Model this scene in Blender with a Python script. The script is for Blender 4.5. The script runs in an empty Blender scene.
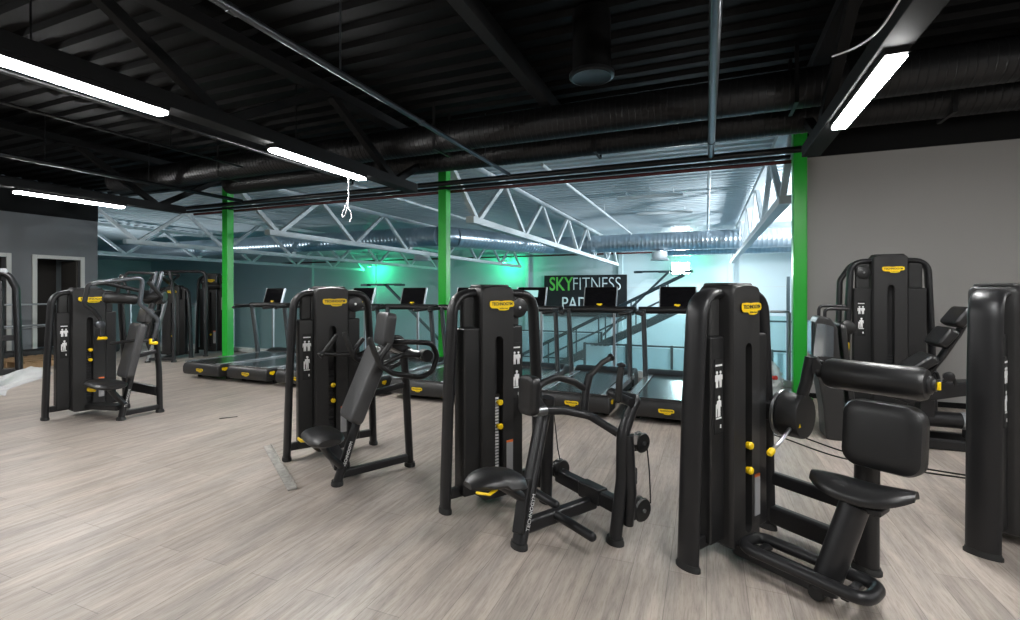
import bpy, bmesh, math, random
from mathutils import Vector, Matrix
R = math.radians
C = bpy.context.scene.collection
SC = bpy.context.scene
random.seed(7)

# ------------------------------------------------------------------ materials
def nt(name):
    m = bpy.data.materials.new(name); m.use_nodes = True
    n = m.node_tree; b = n.nodes['Principled BSDF']
    return m, n, b

def mat(name, col, rough=.5, metal=0.0, bump=0.0, bscale=200, vary=0.0, vscale=3.0, emit=None, estr=0, spec=.5, coat=0, trans=0):
    m, n, b = nt(name)
    b.inputs['Base Color'].default_value = (*col, 1)
    b.inputs['Roughness'].default_value = rough
    b.inputs['Metallic'].default_value = metal
    b.inputs['Specular IOR Level'].default_value = spec
    b.inputs['Coat Weight'].default_value = coat
    b.inputs['Transmission Weight'].default_value = trans
    if emit:
        b.inputs['Emission Color'].default_value = (*emit, 1); b.inputs['Emission Strength'].default_value = estr
    tc = n.nodes.new('ShaderNodeTexCoord')
    if vary:
        no = n.nodes.new('ShaderNodeTexNoise'); no.inputs['Scale'].default_value = vscale; no.inputs['Detail'].default_value = 5
        n.links.new(tc.outputs['Object'], no.inputs['Vector'])
        mx = n.nodes.new('ShaderNodeMix'); mx.data_type = 'RGBA'
        mx.inputs['A'].default_value = (*[c * (1 - vary) for c in col], 1)
        mx.inputs['B'].default_value = (*[min(1, c * (1 + vary)) for c in col], 1)
        n.links.new(no.outputs['Fac'], mx.inputs['Factor']); n.links.new(mx.outputs['Result'], b.inputs['Base Color'])
    if bump:
        n2 = n.nodes.new('ShaderNodeTexNoise'); n2.inputs['Scale'].default_value = bscale; n2.inputs['Detail'].default_value = 2
        n.links.new(tc.outputs['Object'], n2.inputs['Vector'])
        bp = n.nodes.new('ShaderNodeBump'); bp.inputs['Strength'].default_value = bump; bp.inputs['Distance'].default_value = .002
        n.links.new(n2.outputs['Fac'], bp.inputs['Height']); n.links.new(bp.outputs['Normal'], b.inputs['Normal'])
    return m

M = {}
M['frame'] = mat('anthracite powder coat', (.0165, .0165, .018), .38, .25, .15, 400)
M['shroud'] = mat('black moulded plastic', (.0175, .0172, .0175), .42, 0, .12, 500, .08, 4)
M['panel'] = mat('dark side panel', (.0115, .0115, .012), .42, 0, .1, 400)
M['pad'] = mat('black upholstery', (.0115, .0115, .0122), .36, 0, .25, 260)
M['pad_grey'] = mat('charcoal upholstery', (.05, .05, .052), .38, 0, .25, 260)
M['rubber'] = mat('black rubber', (.012, .012, .012), .6)
M['dark'] = mat('dark interior', (.004, .004, .004), .7)
M['steel'] = mat('brushed steel', (.55, .56, .58), .28, 1.0, .1, 300)
M['silver'] = mat('silver plastic', (.42, .44, .46), .32, .6)
M['plate'] = mat('weight plate', (.03, .03, .032), .4, .4)
M['label_white'] = mat('white print', (.75, .75, .75), .5)
M['label_red'] = mat('orange print', (.7, .16, .04), .5)
M['grey_label'] = mat('grey label', (.32, .32, .33), .45)
M['yellow'] = mat('signal yellow', (.88, .60, .004), .4)
M['ink'] = mat('black ink', (.02, .02, .02), .5)
M['green'] = mat('green column paint', (.025, .47, .045), .33, 0, .05, 60, .06, 2)
M['white_steel'] = mat('white painted steel', (.66, .70, .72), .45, 0, .05, 80, .05, 2)
M['black_steel'] = mat('black painted steel', (.004, .004, .0044), .75, 0, .1, 60, .15, 3, spec=.25)
M['black_deck'] = mat('black painted deck', (.0017, .0017, .0018), .55, 0, .1, 50, .3, 2, spec=.10)
M['duct_black'] = mat('black painted duct', (.006, .006, .0064), .40, .1, .1, 60, .15, 3, spec=.35)
M['pipe_black'] = mat('black pipe paint', (.014, .015, .016), .3, .4)
M['pipe_grey'] = mat('dark grey pipe', (.12, .13, .145), .28, .8)
M['pipe_red'] = mat('dark red pipe', (.08, .012, .012), .45)
M['galv'] = mat('galvanised duct', (.50, .57, .64), .30, .85, .15, 30, .12, 4)
M['white_roof'] = mat('white roof deck', (.62, .68, .72), .5, 0, .05, 40, .04, 2)
M['hall_wall'] = mat('pale wall panel', (.56, .65, .68), .55, 0, .04, 40, .05, .6)
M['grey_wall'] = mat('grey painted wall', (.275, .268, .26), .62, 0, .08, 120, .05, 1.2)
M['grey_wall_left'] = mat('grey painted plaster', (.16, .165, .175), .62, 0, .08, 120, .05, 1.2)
M['black_wall'] = mat('black painted wall', (.003, .003, .0032), .6, 0, .08, 60, spec=.15)
M['white_frame'] = mat('white door frame', (.55, .54, .51), .5)
M['door_dark'] = mat('dark room wall', (.06, .055, .05), .7)
M['concrete'] = mat('concrete', (.35, .35, .34), .8, 0, .2, 40, .1, 2)
M['turf'] = mat('court floor', (.05, .16, .22), .8)
M['kerb'] = mat('pale edge kerb', (.55, .58, .58), .5)
M['belt'] = mat('treadmill belt', (.022, .023, .024), .24, 0, .04, 500, spec=.9)
M['side_grey'] = mat('grey foot rail', (.42, .44, .46), .22, .6)
M['upright'] = mat('metallic grey upright', (.09, .10, .105), .32, .6)
M['screen'] = mat('black glass screen', (.006, .006, .007), .08)
M['picture'] = mat('lit display picture', (.1, .2, .2), .3, emit=(.30, .62, .60), estr=.5)
M['led'] = mat('white led diffuser', (.9, .9, .9), .4, emit=(.99, .99, .975), estr=70)
M['lamp'] = mat('floodlight glass', (.9, .95, 1), .3, emit=(.80, .95, 1.0), estr=30)
M['green_lamp'] = mat('green lamp glass', (.1, .9, .5), .3, emit=(.05, 1.0, .45), estr=3)
M['off_led'] = mat('unlit batten diffuser', (.62, .66, .68), .4)
M['sign'] = mat('black sign board', (.010, .011, .013), .45)
M['sign_green'] = mat('green lettering', (.16, .62, .10), .5)
M['sign_white'] = mat('white lettering', (.75, .80, .82), .5)
M['wood'] = mat('pallet wood', (.33, .21, .11), .75, 0, .2, 60, .2, 12)
M['offcut'] = mat('scuffed metal strip', (.36, .345, .32), .38, .25, .3, 90, .9, 22)
M['white_cable'] = mat('white cable', (.82, .80, .84), .4)
M['black_cable'] = mat('black cable', (.015, .015, .015), .5)
M['mesh_wire'] = mat('grey court steel', (.05, .07, .08), .4, .5)
M['tan'] = mat('tan machine base', (.42, .30, .16), .6)
M['mirror'] = mat('shiny kick plate', (.55, .62, .68), .12, .9)
M['red'] = mat('red cap', (.6, .04, .03), .4)

def glass(name, tint, alpha, rough=.05):
    m = bpy.data.materials.new(name); m.use_nodes = True; n = m.node_tree; n.nodes.clear()
    o = n.nodes.new('ShaderNodeOutputMaterial'); t = n.nodes.new('ShaderNodeBsdfTransparent'); g = n.nodes.new('ShaderNodeBsdfPrincipled')
    t.inputs['Color'].default_value = (*tint, 1); g.inputs['Base Color'].default_value = (*tint, 1); g.inputs['Roughness'].default_value = rough
    x = n.nodes.new('ShaderNodeMixShader'); x.inputs[0].default_value = alpha
    n.links.new(t.outputs[0], x.inputs[1]); n.links.new(g.outputs[0], x.inputs[2]); n.links.new(x.outputs[0], o.inputs[0])
    return m
M['glass'] = glass('balustrade glass', (.80, .92, .92), .07)
M['court_glass'] = glass('frosted court panel', (.80, .92, .95), .45, .3)
M['plastic'] = glass('clear plastic film', (.86, .87, .88), .55, .25)
M['bag'] = glass('clear plastic bag', (.85, .88, .88), .4, .2)

def floor_mat():
    m, n, b = nt('grey oak vinyl planks'); L = n.links.new
    tc = n.nodes.new('ShaderNodeTexCoord')
    mp = n.nodes.new('ShaderNodeMapping'); mp.inputs['Rotation'].default_value = (0, 0, R(90)); L(tc.outputs['Object'], mp.inputs['Vector'])
    br = n.nodes.new('ShaderNodeTexBrick')
    br.offset = .37; br.inputs['Scale'].default_value = 1; br.inputs['Brick Width'].default_value = 1.35; br.inputs['Row Height'].default_value = .185
    br.inputs['Mortar Size'].default_value = .0016; br.inputs['Mortar Smooth'].default_value = .3; br.inputs['Bias'].default_value = 0
    br.inputs['Color1'].default_value = (.338, .300, .268, 1); br.inputs['Color2'].default_value = (.412, .366, .328, 1); br.inputs['Mortar'].default_value = (.20, .175, .158, 1)
    L(mp.outputs[0], br.inputs['Vector'])
    # grain running with the planks (world Y)
    m2 = n.nodes.new('ShaderNodeMapping'); m2.inputs['Scale'].default_value = (27, 1.9, 1); L(tc.outputs['Object'], m2.inputs['Vector'])
    g = n.nodes.new('ShaderNodeTexNoise'); g.inputs['Scale'].default_value = 1.0; g.inputs['Detail'].default_value = 8; g.inputs['Roughness'].default_value = .65; g.inputs['Distortion'].default_value = .6
    L(m2.outputs[0], g.inputs['Vector'])
    rp = n.nodes.new('ShaderNodeValToRGB'); rp.color_ramp.elements[0].position = .28; rp.color_ramp.elements[0].color = (.60, .575, .56, 1)
    rp.color_ramp.elements[1].position = .60; rp.color_ramp.elements[1].color = (1.12, 1.11, 1.10, 1); L(g.outputs['Fac'], rp.inputs[0])
    mx = n.nodes.new('ShaderNodeMix'); mx.data_type = 'RGBA'; mx.blend_type = 'MULTIPLY'; mx.inputs['Factor'].default_value = .85
    L(br.outputs['Color'], mx.inputs['A']); L(rp.outputs[0], mx.inputs['B'])
    m5 = n.nodes.new('ShaderNodeMapping'); m5.inputs['Scale'].default_value = (120, 9, 1); L(tc.outputs['Object'], m5.inputs['Vector'])
    g5 = n.nodes.new('ShaderNodeTexNoise'); g5.inputs['Scale'].default_value = 1.0; g5.inputs['Detail'].default_value = 5; g5.inputs['Roughness'].default_value = .7; L(m5.outputs[0], g5.inputs['Vector'])
    r5 = n.nodes.new('ShaderNodeValToRGB'); r5.color_ramp.elements[0].position = .30; r5.color_ramp.elements[0].color = (.70, .68, .66, 1); r5.color_ramp.elements[1].position = .52; r5.color_ramp.elements[1].color = (1.04, 1.04, 1.04, 1); L(g5.outputs['Fac'], r5.inputs[0])
    m6 = n.nodes.new('ShaderNodeMix'); m6.data_type = 'RGBA'; m6.blend_type = 'MULTIPLY'; m6.inputs['Factor'].default_value = .9
    L(mx.outputs['Result'], m6.inputs['A']); L(r5.outputs[0], m6.inputs['B']); mx = m6
    # broad greyish blotches of the wood print
    m3 = n.nodes.new('ShaderNodeMapping'); m3.inputs['Scale'].default_value = (7, 1.6, 1); L(tc.outputs['Object'], m3.inputs['Vector'])
    k = n.nodes.new('ShaderNodeTexNoise'); k.inputs['Scale'].default_value = 1.0; k.inputs['Detail'].default_value = 4; L(m3.outputs[0], k.inputs['Vector'])
    r3 = n.nodes.new('ShaderNodeValToRGB'); r3.color_ramp.elements[0].position = .3; r3.color_ramp.elements[0].color = (.80, .81, .83, 1)
    r3.color_ramp.elements[1].position = .65; r3.color_ramp.elements[1].color = (1.08, 1.06, 1.04, 1); L(k.outputs['Fac'], r3.inputs[0])
    m4 = n.nodes.new('ShaderNodeMix'); m4.data_type = 'RGBA'; m4.blend_type = 'MULTIPLY'; m4.inputs['Factor'].default_value = .8
    L(mx.outputs['Result'], m4.inputs['A']); L(r3.outputs[0], m4.inputs['B'])
    L(m4.outputs['Result'], b.inputs['Base Color'])
    b.inputs['Roughness'].default_value = .42
    bp = n.nodes.new('ShaderNodeBump'); bp.inputs['Strength'].default_value = .12; bp.inputs['Distance'].default_value = .003
    L(g.outputs['Fac'], bp.inputs['Height']); L(bp.outputs[0], b.inputs['Normal'])
    return m
M['floor'] = floor_mat()

# ------------------------------------------------------------------ mesh builder
class MB:
    def __init__(s): s.v = []; s.f = []
    def add(s, vs, fs):
        o = len(s.v); s.v += [Vector(v) for v in vs]; s.f += [[i + o for i in f] for f in fs]; return s
    def box(s, x0, x1, y0, y1, z0, z1, T=None):
        vs = [(x, y, z) for z in (z0, z1) for y in (y0, y1) for x in (x0, x1)]
        if T is not None: vs = [T @ Vector(v) for v in vs]
        return s.add(vs, [(0, 2, 3, 1), (4, 5, 7, 6), (0, 1, 5, 4), (2, 6, 7, 3), (0, 4, 6, 2), (1, 3, 7, 5)])
    def ring_loft(s, rings, caps=True, closed=False):
        n = len(rings[0]); vs = [p for r in rings for p in r]; fs = []
        m = len(rings)
        for i in range(m if closed else m - 1):
            j = (i + 1) % m
            for k in range(n):
                l = (k + 1) % n
                fs.append((i * n + k, i * n + l, j * n + l, j * n + k))
        if caps and not closed:
            fs.append(tuple(reversed(range(n)))); fs.append(tuple((m - 1) * n + k for k in range(n)))
        return s.add(vs, fs)
    def tube(s, pts, a, b=None, ref=None, seg=14, closed=False, round_end=False):
        """a = half size along ref (or any normal), b = half size across"""
        P = [Vector(p) for p in pts]; b = b or a; n = len(P); rings = []
        prev = None
        for i in range(n):
            if closed: t = (P[(i + 1) % n] - P[i - 1])
            else: t = P[min(i + 1, n - 1)] - P[max(i - 1, 0)]
            t.normalize()
            if ref is not None: N = Vector(ref)
            elif prev is not None: N = prev
            else: N = Vector((0, 0, 1)) if abs(t.z) < .9 else Vector((1, 0, 0))
            N = N - t * N.dot(t)
            if N.length < 1e-4: N = t.orthogonal()
            N.normalize(); prev = N; B = t.cross(N)
            rings.append((P[i], N, B, t))
        out = []
        def ring(p, N, B, k=1, off=None):
            q = p if off is None else p + off
            return [q + N * a * k * math.cos(2 * math.pi * j / seg) + B * b * k * math.sin(2 * math.pi * j / seg) for j in range(seg)]
        if round_end and not closed:
            p, N, B, t = rings[0]
            for u in (80, 55, 28): out.append(ring(p, N, B, math.cos(R(u)), -t * min(a, b) * math.sin(R(u)) ))
        for p, N, B, t in rings: out.append(ring(p, N, B))
        if round_end and not closed:
            p, N, B, t = rings[-1]
            for u in (28, 55, 80): out.append(ring(p, N, B, math.cos(R(u)), t * min(a, b) * math.sin(R(u))))
        return s.ring_loft(out, True, closed)
    def cyl(s, p0, p1, r0, r1=None, seg=24):
        p0, p1 = Vector(p0), Vector(p1); r1 = r0 if r1 is None else r1
        t = (p1 - p0).normalized(); N = t.orthogonal().normalized(); B = t.cross(N)
        return s.ring_loft([[p + N * r * math.cos(2 * math.pi * j / seg) + B * r * math.sin(2 * math.pi * j / seg) for j in range(seg)] for p, r in ((p0, r0), (p1, r1))])
    def lathe(s, p0, axis, prof, seg=28):
        p0 = Vector(p0); t = Vector(axis).normalized(); N = t.orthogonal().normalized(); B = t.cross(N)
        return s.ring_loft([[p0 + t * h + N * r * math.cos(2 * math.pi * j / seg) + B * r * math.sin(2 * math.pi * j / seg) for j in range(seg)] for h, r in prof])
    def bar(s, p0, p1, w, h, up=(0, 0, 1)):
        """box-section bar: w across, h along up"""
        p0, p1 = Vector(p0), Vector(p1); t = (p1 - p0).normalized(); U = Vector(up); U = U - t * U.dot(t)
        if U.length < 1e-4: U = t.orthogonal()
        U.normalize(); W = t.cross(U)
        return s.ring_loft([[p + W * w / 2 * i + U * h / 2 * j for i, j in ((1, 1), (-1, 1), (-1, -1), (1, -1))] for p in (p0, p1)])
    def prism(s, poly, f0, f1):
        """poly: list of 2D points, f0/f1 map a 2D point to 3D on the two faces"""
        n = len(poly); vs = [f0(*p) for p in poly] + [f1(*p) for p in poly]
        fs = [tuple(range(n))[::-1], tuple(range(n, 2 * n))] + [(i, (i + 1) % n, n + (i + 1) % n, n + i) for i in range(n)]
        return s.add(vs, fs)
    def map(s, fn): s.v = [Vector(fn(v)) for v in s.v]; return s
    def build(s, name, m, parent=None, bevel=0, seg=2, smooth=True, sub=0):
        me = bpy.data.meshes.new(name); me.from_pydata([tuple(v) for v in s.v], [], s.f)
        bm = bmesh.new(); bm.from_mesh(me); bmesh.ops.recalc_face_normals(bm, faces=bm.faces)
        for f in bm.faces: f.smooth = smooth
        if smooth:
            for e in bm.edges:
                if len(e.link_faces) == 2 and e.calc_face_angle(0) > R(38): e.smooth = False
        bm.to_mesh(me); bm.free()
        me.materials.append(M[m] if isinstance(m, str) else m)
        o = bpy.data.objects.new(name, me); C.objects.link(o)
        if parent: o.parent = parent
        if bevel:
            bv = o.modifiers.new('Bevel', 'BEVEL'); bv.width = bevel; bv.segments = seg; bv.limit_method = 'ANGLE'; bv.angle_limit = R(38); bv.harden_normals = True
            for p in me.polygons: p.use_smooth = True
        if sub:
            sb = o.modifiers.new('Subdivision', 'SUBSURF'); sb.levels = sub; sb.render_levels = sub
        return o

def fillet(pts, r, n=7, closed=False):
    P = [Vector(p) for p in pts]; out = []; m = len(P)
    for i in range(m):
        if not closed and i in (0, m - 1): out.append(P[i]); continue
        a, b, c = P[i - 1], P[i], P[(i + 1) % m]
        d1, d2 = (a - b), (c - b); l1, l2 = d1.length, d2.length; d1.normalize(); d2.normalize()
        rr = r[i] if isinstance(r, (list, tuple)) else r
        th = math.acos(max(-1, min(1, d1.dot(d2)))); 
        if th > R(176) or rr <= 0: out.append(b); continue
        k = min(rr / math.tan(th / 2), .48 * l1, .48 * l2)
        p, q = b + d1 * k, b + d2 * k
        for j in range(n + 1):
            u = j / n; out.append(p * (1 - u) ** 2 + b * 2 * u * (1 - u) + q * u * u)
    return out

def rrect(w, h, r, n=6):
    out = []
    for cx, cy, a0 in ((w / 2 - r, h / 2 - r, 0), (-w / 2 + r, h / 2 - r, 90), (-w / 2 + r, -h / 2 + r, 180), (w / 2 - r, -h / 2 + r, 270)):
        for j in range(n + 1):
            a = R(a0 + 90 * j / n); out.append((cx + r * math.cos(a), cy + r * math.sin(a)))
    return out

def pad_mb(c, X, Y, w, h, th, r=.05, puff=.35):
    """cushion: centre c, in-plane axes X, Y, thickness along X cross Y, rounded all over"""
    c, X, Y = Vector(c), Vector(X).normalized(), Vector(Y).normalized(); Z = X.cross(Y).normalized()
    mb = MB(); rings = []
    e = min(th * .45, r * .7)
    for k, (off, ins) in enumerate(((-.5, 1.0), (-.5, .45), (-.42, .12), (-.25, 0), (.22, 0), (.40, .15), (.5, .55), (.53, 1.2))):
        i = ins * e
        rings.append([c + X * x + Y * y + Z * off * th for x, y in rrect(w - 2 * i, h - 2 * i, max(.008, r - i * .6))])
    mb.ring_loft(rings); return mb

def thing(name, label, cat, loc=(0, 0, 0), rz=0, group=None):
    o = bpy.data.objects.new(name, None); C.objects.link(o); o.empty_display_size = .1
    o.location = loc; o.rotation_euler = (0, 0, rz)
    return tag(o, label, cat, group)
def tag(o, label, cat, group=None):
    o['label'] = label; o['category'] = cat
    if group: o['group'] = group
    return o
def struct(o): o['kind'] = 'structure'; return o
def copy_tree(o, parent=None):
    c = o.copy(); C.objects.link(c)
    if parent: c.parent = parent
    for ch in list(o.children): copy_tree(ch, c)
    return c

_txt = {}
def text_mesh(s, size, ext=.002, bold=0.0, spacing=1.0):
    key = (s, size, ext, bold, spacing)
    if key not in _txt:
        cu = bpy.data.curves.new('lettering', 'FONT'); cu.body = s; cu.size = size; cu.extrude = ext; cu.align_x = 'CENTER'; cu.align_y = 'CENTER'; cu.offset = bold; cu.space_character = spacing
        ob = bpy.data.objects.new('lettering', cu); C.objects.link(ob)
        me = bpy.data.meshes.new_from_object(ob.evaluated_get(bpy.context.evaluated_depsgraph_get()))
        bpy.data.objects.remove(ob); bpy.data.curves.remove(cu); _txt[key] = me
    return _txt[key].copy()
def lettering(s, size, m, parent, T, name='lettering', ext=.002, bold=0.0, width=None, spacing=1.0):
    me = text_mesh(s, size, ext, bold, spacing)
    if width:
        xs = [v.co.x for v in me.vertices]; k = width / (max(xs) - min(xs)); me.transform(Matrix.Scale(k, 4, (1, 0, 0)))
    me.transform(T); me.materials.clear(); me.materials.append(M[m])
    o = bpy.data.objects.new(name, me); C.objects.link(o)
    if parent: o.parent = parent
    return o
def face_T(o, right, up):
    right, up = Vector(right).normalized(), Vector(up).normalized(); n = right.cross(up)
    T = Matrix((right, up, n)).transposed().to_4x4(); T.translation = Vector(o); return T

# yellow maker's plate: wavy capsule with the maker's lettering
def badge(parent, c, right, up, w, h, name='badge', detail=True):
    c, X, Y = Vector(c), Vector(right).normalized(), Vector(up).normalized(); Z = X.cross(Y)
    p = [(-.50, .30), (-.47, .46), (-.20, .50), (-.02, .44), (.12, .50), (.36, .50), (.48, .40), (.50, .05), (.46, -.12), (.30, -.16), (.27, -.42), (.10, -.50), (-.12, -.46), (-.17, -.28), (-.42, -.24), (-.49, -.05)]
    pts = [(x * w, y * h) for x, y in p]
    mb = MB().prism(pts, lambda x, y: c + X * x + Y * y, lambda x, y: c + X * x + Y * y + Z * .005)
    o = mb.build(name, 'yellow', parent, .0015, 1)
    if detail:
        lettering('TECHNOGYM', h * .42, 'ink', o, face_T(c + Y * h * .16 + Z * .0055, X, Y), ext=.0008, bold=h * .012, width=w * .84)
        lettering('The Wellness Company', h * .18, 'ink', o, face_T(c - Y * h * .27 + X * w * .06 + Z * .0055, X, Y), name='small_lettering', ext=.0008, width=w * .34)
    return o

# ------------------------------------------------------------------ camera and render look
YAW = R(22.1); CAMZ = 1.48
cam = bpy.data.cameras.new('camera'); co = bpy.data.objects.new('camera', cam); C.objects.link(co)
co.location = (0, 0, CAMZ); co.rotation_euler = (R(90), 0, YAW); cam.sensor_width = 36; cam.lens = 484 / 1020 * 36; cam.shift_y = -18 / 1020; cam.clip_start = .05; cam.clip_end = 200
SC.camera = co
SC.view_settings.view_transform = 'Standard'; SC.view_settings.look = 'None'; SC.view_settings.gamma = 1; SC.view_settings.use_curve_mapping = False
SC.view_settings.exposure = 0.9
w = bpy.data.worlds.new('world'); SC.world = w; w.use_nodes = True
w.node_tree.nodes['Background'].inputs[0].default_value = (.6, .75, .9, 1); w.node_tree.nodes['Background'].inputs[1].default_value = .03
SC.cycles.max_bounces = 8; SC.cycles.diffuse_bounces = 4; SC.cycles.glossy_bounces = 4; SC.cycles.transparent_max_bounces = 16
SC.cycles.sample_clamp_indirect = 4; SC.cycles.use_denoising = True

# ------------------------------------------------------------------ the setting
EDGE = 8.65; YC = 7.85; XL = -15.1; XR = 7.5; YB = -6.0; ZC = 4.18; YF = 28.0
struct(MB().box(XL - .2, XR + .2, YB - .2, EDGE, -.22, 0).build('floor', 'floor'))
def deck(x0, x1, y0, y1, z, pitch=.30, dep=.055):
    mb = MB(); y = y0; prof = []
    while y < y1:
        for dy, dz in ((0, 0), (.12, 0), (.15, dep), (.27, dep)):
            if y + dy < y1: prof.append((y + dy, z + dz))
        y += pitch
    prof.append((y1, z)); 
    poly = prof + [(y1, z + .16), (y0, z + .16)]
    n = len(prof); vs = [(x, yy, zz) for x in (x0, x1) for yy, zz in prof]
    fs = [(i, i + 1, n + i + 1, n + i) for i in range(n - 1)]
    mb.add(vs, fs); mb.box(x0, x1, y0, y1, z + .1, z + .16); return mb
struct(deck(XL - .2, XR + .2, YB - .2, EDGE, ZC).build('ceiling', 'black_deck', smooth=False))
struct(deck(-46, XL - .2, YC - .2, EDGE, ZC).build('ceiling', 'white_roof', smooth=False))
struct(deck(-46, 12, EDGE, YF + .2, ZC).build('ceiling', 'white_roof', smooth=False))
# right wall faces the viewpoint, grey below and black above
struct(MB().box(1.28, XR + .2, YC, YC + .2, 0, 3.36).build('wall_right', 'grey_wall'))
struct(MB().box(1.28, XR + .2, YC - .02, YC + .22, 3.36, ZC).build('wall_right_upper', 'black_wall'))
struct(MB().box(1.28, XR, YC - .012, YC, 0, .07).build('baseboard_right', 'black_wall'))
struct(MB().box(XR, XR + .2, YB, YC, 0, ZC).build('wall_side', 'grey_wall'))
struct(MB().box(XL, XR, YB - .2, YB, 0, ZC).build('wall_back', 'grey_wall'))
# left wall with two openings
D1 = (6.58, 7.46); D2 = (5.05, 6.02); DH = 2.3
mb = MB()
for a, b, z0, z1 in ((YB, D2[0], 0, 3.36), (D2[0], D2[1], DH, 3.36), (D2[1], D1[0], 0, 3.36), (D1[0], D1[1], DH, 3.36), (D1[1], YC, 0, 3.36)):
    mb.box(XL - .2, XL, a, b, z0, z1)
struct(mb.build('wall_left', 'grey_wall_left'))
struct(MB().box(XL - .22, XL + .02, YB, YC, 3.36, ZC).build('wall_left_upper', 'black_wall'))
for i, (a, b) in enumerate((D1, D2)):
    d = struct(MB().box(XL - 1.6, XL - 1.5, a - .4, b + .4, 0, 2.6).box(XL - 1.6, XL - .2, a - .4, a - .3, 0, 2.6).box(XL - 1.6, XL - .2, b + .3, b + .4, 0, 2.6).box(XL - 1.6, XL - .2, a - .4, b + .4, 2.5, 2.6).build('door_%d' % (i + 1), 'door_dark'))
    MB().box(XL - .03, XL + .03, a - .09, a, 0, DH + .09).box(XL - .03, XL + .03, b, b + .09, 0, DH + .09).box(XL - .03, XL + .03, a, b, DH, DH + .09).build('door_frame', 'white_frame', d, .006)
    if i == 0:
        lf = MB().box(XL - .75, XL - .08, b - .05, b - .008, .02, DH - .02).build('door_leaf', 'door_dark', d, .004)
        lf['label'] = 'open dark door leaf'
struct(MB().box(XL, XL + .012, YB, D2[0] - .1, 0, .07).build('baseboard_left', 'black_wall'))
# far hall, one storey lower
struct(MB().box(-46, 12, YC - .3, YF + .2, -4.1, -4.0).build('floor_hall', 'turf'))
mb = MB().box(-46, 12, YF, YF + .2, -4, ZC)
struct(mb.build('wall_hall_far', 'hall_wall'))
struct(MB().box(9, 9.2, EDGE - .3, YF, -4, ZC).build('wall_hall_right', 'hall_wall'))
struct(MB().box(-46.2, -46, YC - .3, YF, -4, ZC).build('wall_hall_left', 'hall_wall'))
struct(MB().box(-46, XL - .2, YC - .2, YC, -4, ZC).build('wall_hall_near', 'hall_wall'))
struct(MB().box(XR + .2, 9.2, YC, YC + .2, -4, ZC).build('wall_hall_side', 'hall_wall'))
for k, z in enumerate((-2.2, -.3, 1.75)):
    struct(MB().box(-46, 9, YF - .012, YF, z - .012, z + .012).build('trim_%d' % (k + 11), 'kerb'))
struct(MB().box(XL, 1.25, EDGE - .06, EDGE + .06, 0, .10).build('trim_1', 'kerb', None, .01))
struct(MB().box(XL, 9, EDGE - .02, EDGE + .02, -4, -.22).build('trim_2', 'concrete'))
tn = 2
for i, x in enumerate((-27.3, -21.6, -15.9, -10.2, -4.53, 1.18, 6.9)):   # wall posts behind each truss
    tn += 1; struct(MB().box(x - .12, x + .12, YF - .18, YF, -4, ZC).build('trim_%d' % tn, 'hall_wall', None, .01))

# ------------------------------------------------------------------ green columns
for x, lb in ((-10.2, 'bright green square steel column at the left end of the treadmill row'), (-4.53, 'bright green square steel column in the middle of the treadmill row'), (1.18, 'bright green square steel column at the edge of the grey right wall')):
    cl = thing('steel_column', lb, 'column', (x + .03, YC, 0), 0, 'green columns along the mezzanine edge')
    MB().box(-.085, .085, -.085, .085, .012, ZC - .01).build('post', 'green', cl, .012)
    MB().box(-.15, .15, -.13, .13, 0, .012).build('base_plate', 'green', cl, .003)

# ------------------------------------------------------------------ roof trusses
def truss(name, label, x, y0, ns, top0, top1, m, group, zb=2.98, zt=4.02, mir=1, wch=.18):
    """ns: bottom nodes along y; apexes lie half way between"""
    t = thing(name, label, 'truss', (x, 0, 0), 0, group)
    MB().box(-wch / 2, wch / 2, min(y0, ns[-1]) , max(y0, ns[-1]), zb - .07, zb + .07).build('bottom_chord', m, t, .008)
    MB().box(-.09, .09, min(top0, top1), max(top0, top1), zt, zt + .12).build('top_chord', m, t, .008)
    prev = top0
    for k, yb in enumerate(ns):
        ap = yb + mir * 1.45
        MB().bar((0, prev, zt + .02), (0, yb - mir * .06, zb + .05), .10, .10, (1, 0, 0)).build('brace', m, t, .006)
        if (top1 - ap) * mir > 0:
            MB().bar((0, yb + mir * .06, zb + .05), (0, ap - mir * .06, zt + .02), .10, .10, (1, 0, 0)).build('brace', m, t, .006)
        prev = ap + mir * .06
    return t
nodes = [9.3 + 2.9 * k for k in range(7)]
for x, lb in ((-21.6, 'white steel roof truss farthest left over the hall'), (-15.9, 'white steel roof truss starting left of the left green column'), (-10.2, 'white steel roof truss between the left and middle green columns'), (-4.53, 'white steel roof truss right of the middle green column'), (1.18, 'white steel roof truss beside the right green column')):
    truss('roof_truss', lb, x, 8.95, nodes, YC + .12, YF - .1, 'white_steel', 'white trusses over the hall')
mn = [6.35 - 2.9 * k for k in range(4)]
for x, lb in ((-10.2, 'black roof truss above the far left light batten'), (-4.53, 'black roof truss carrying the two long light battens'), (1.18, 'black roof truss carrying the right light batten')):
    truss('roof_truss', lb, x, 6.85, mn, YC - .12, YB + .1, 'black_steel', 'black trusses under the dark ceiling', zb=3.2, mir=-1, wch=.20)

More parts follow.
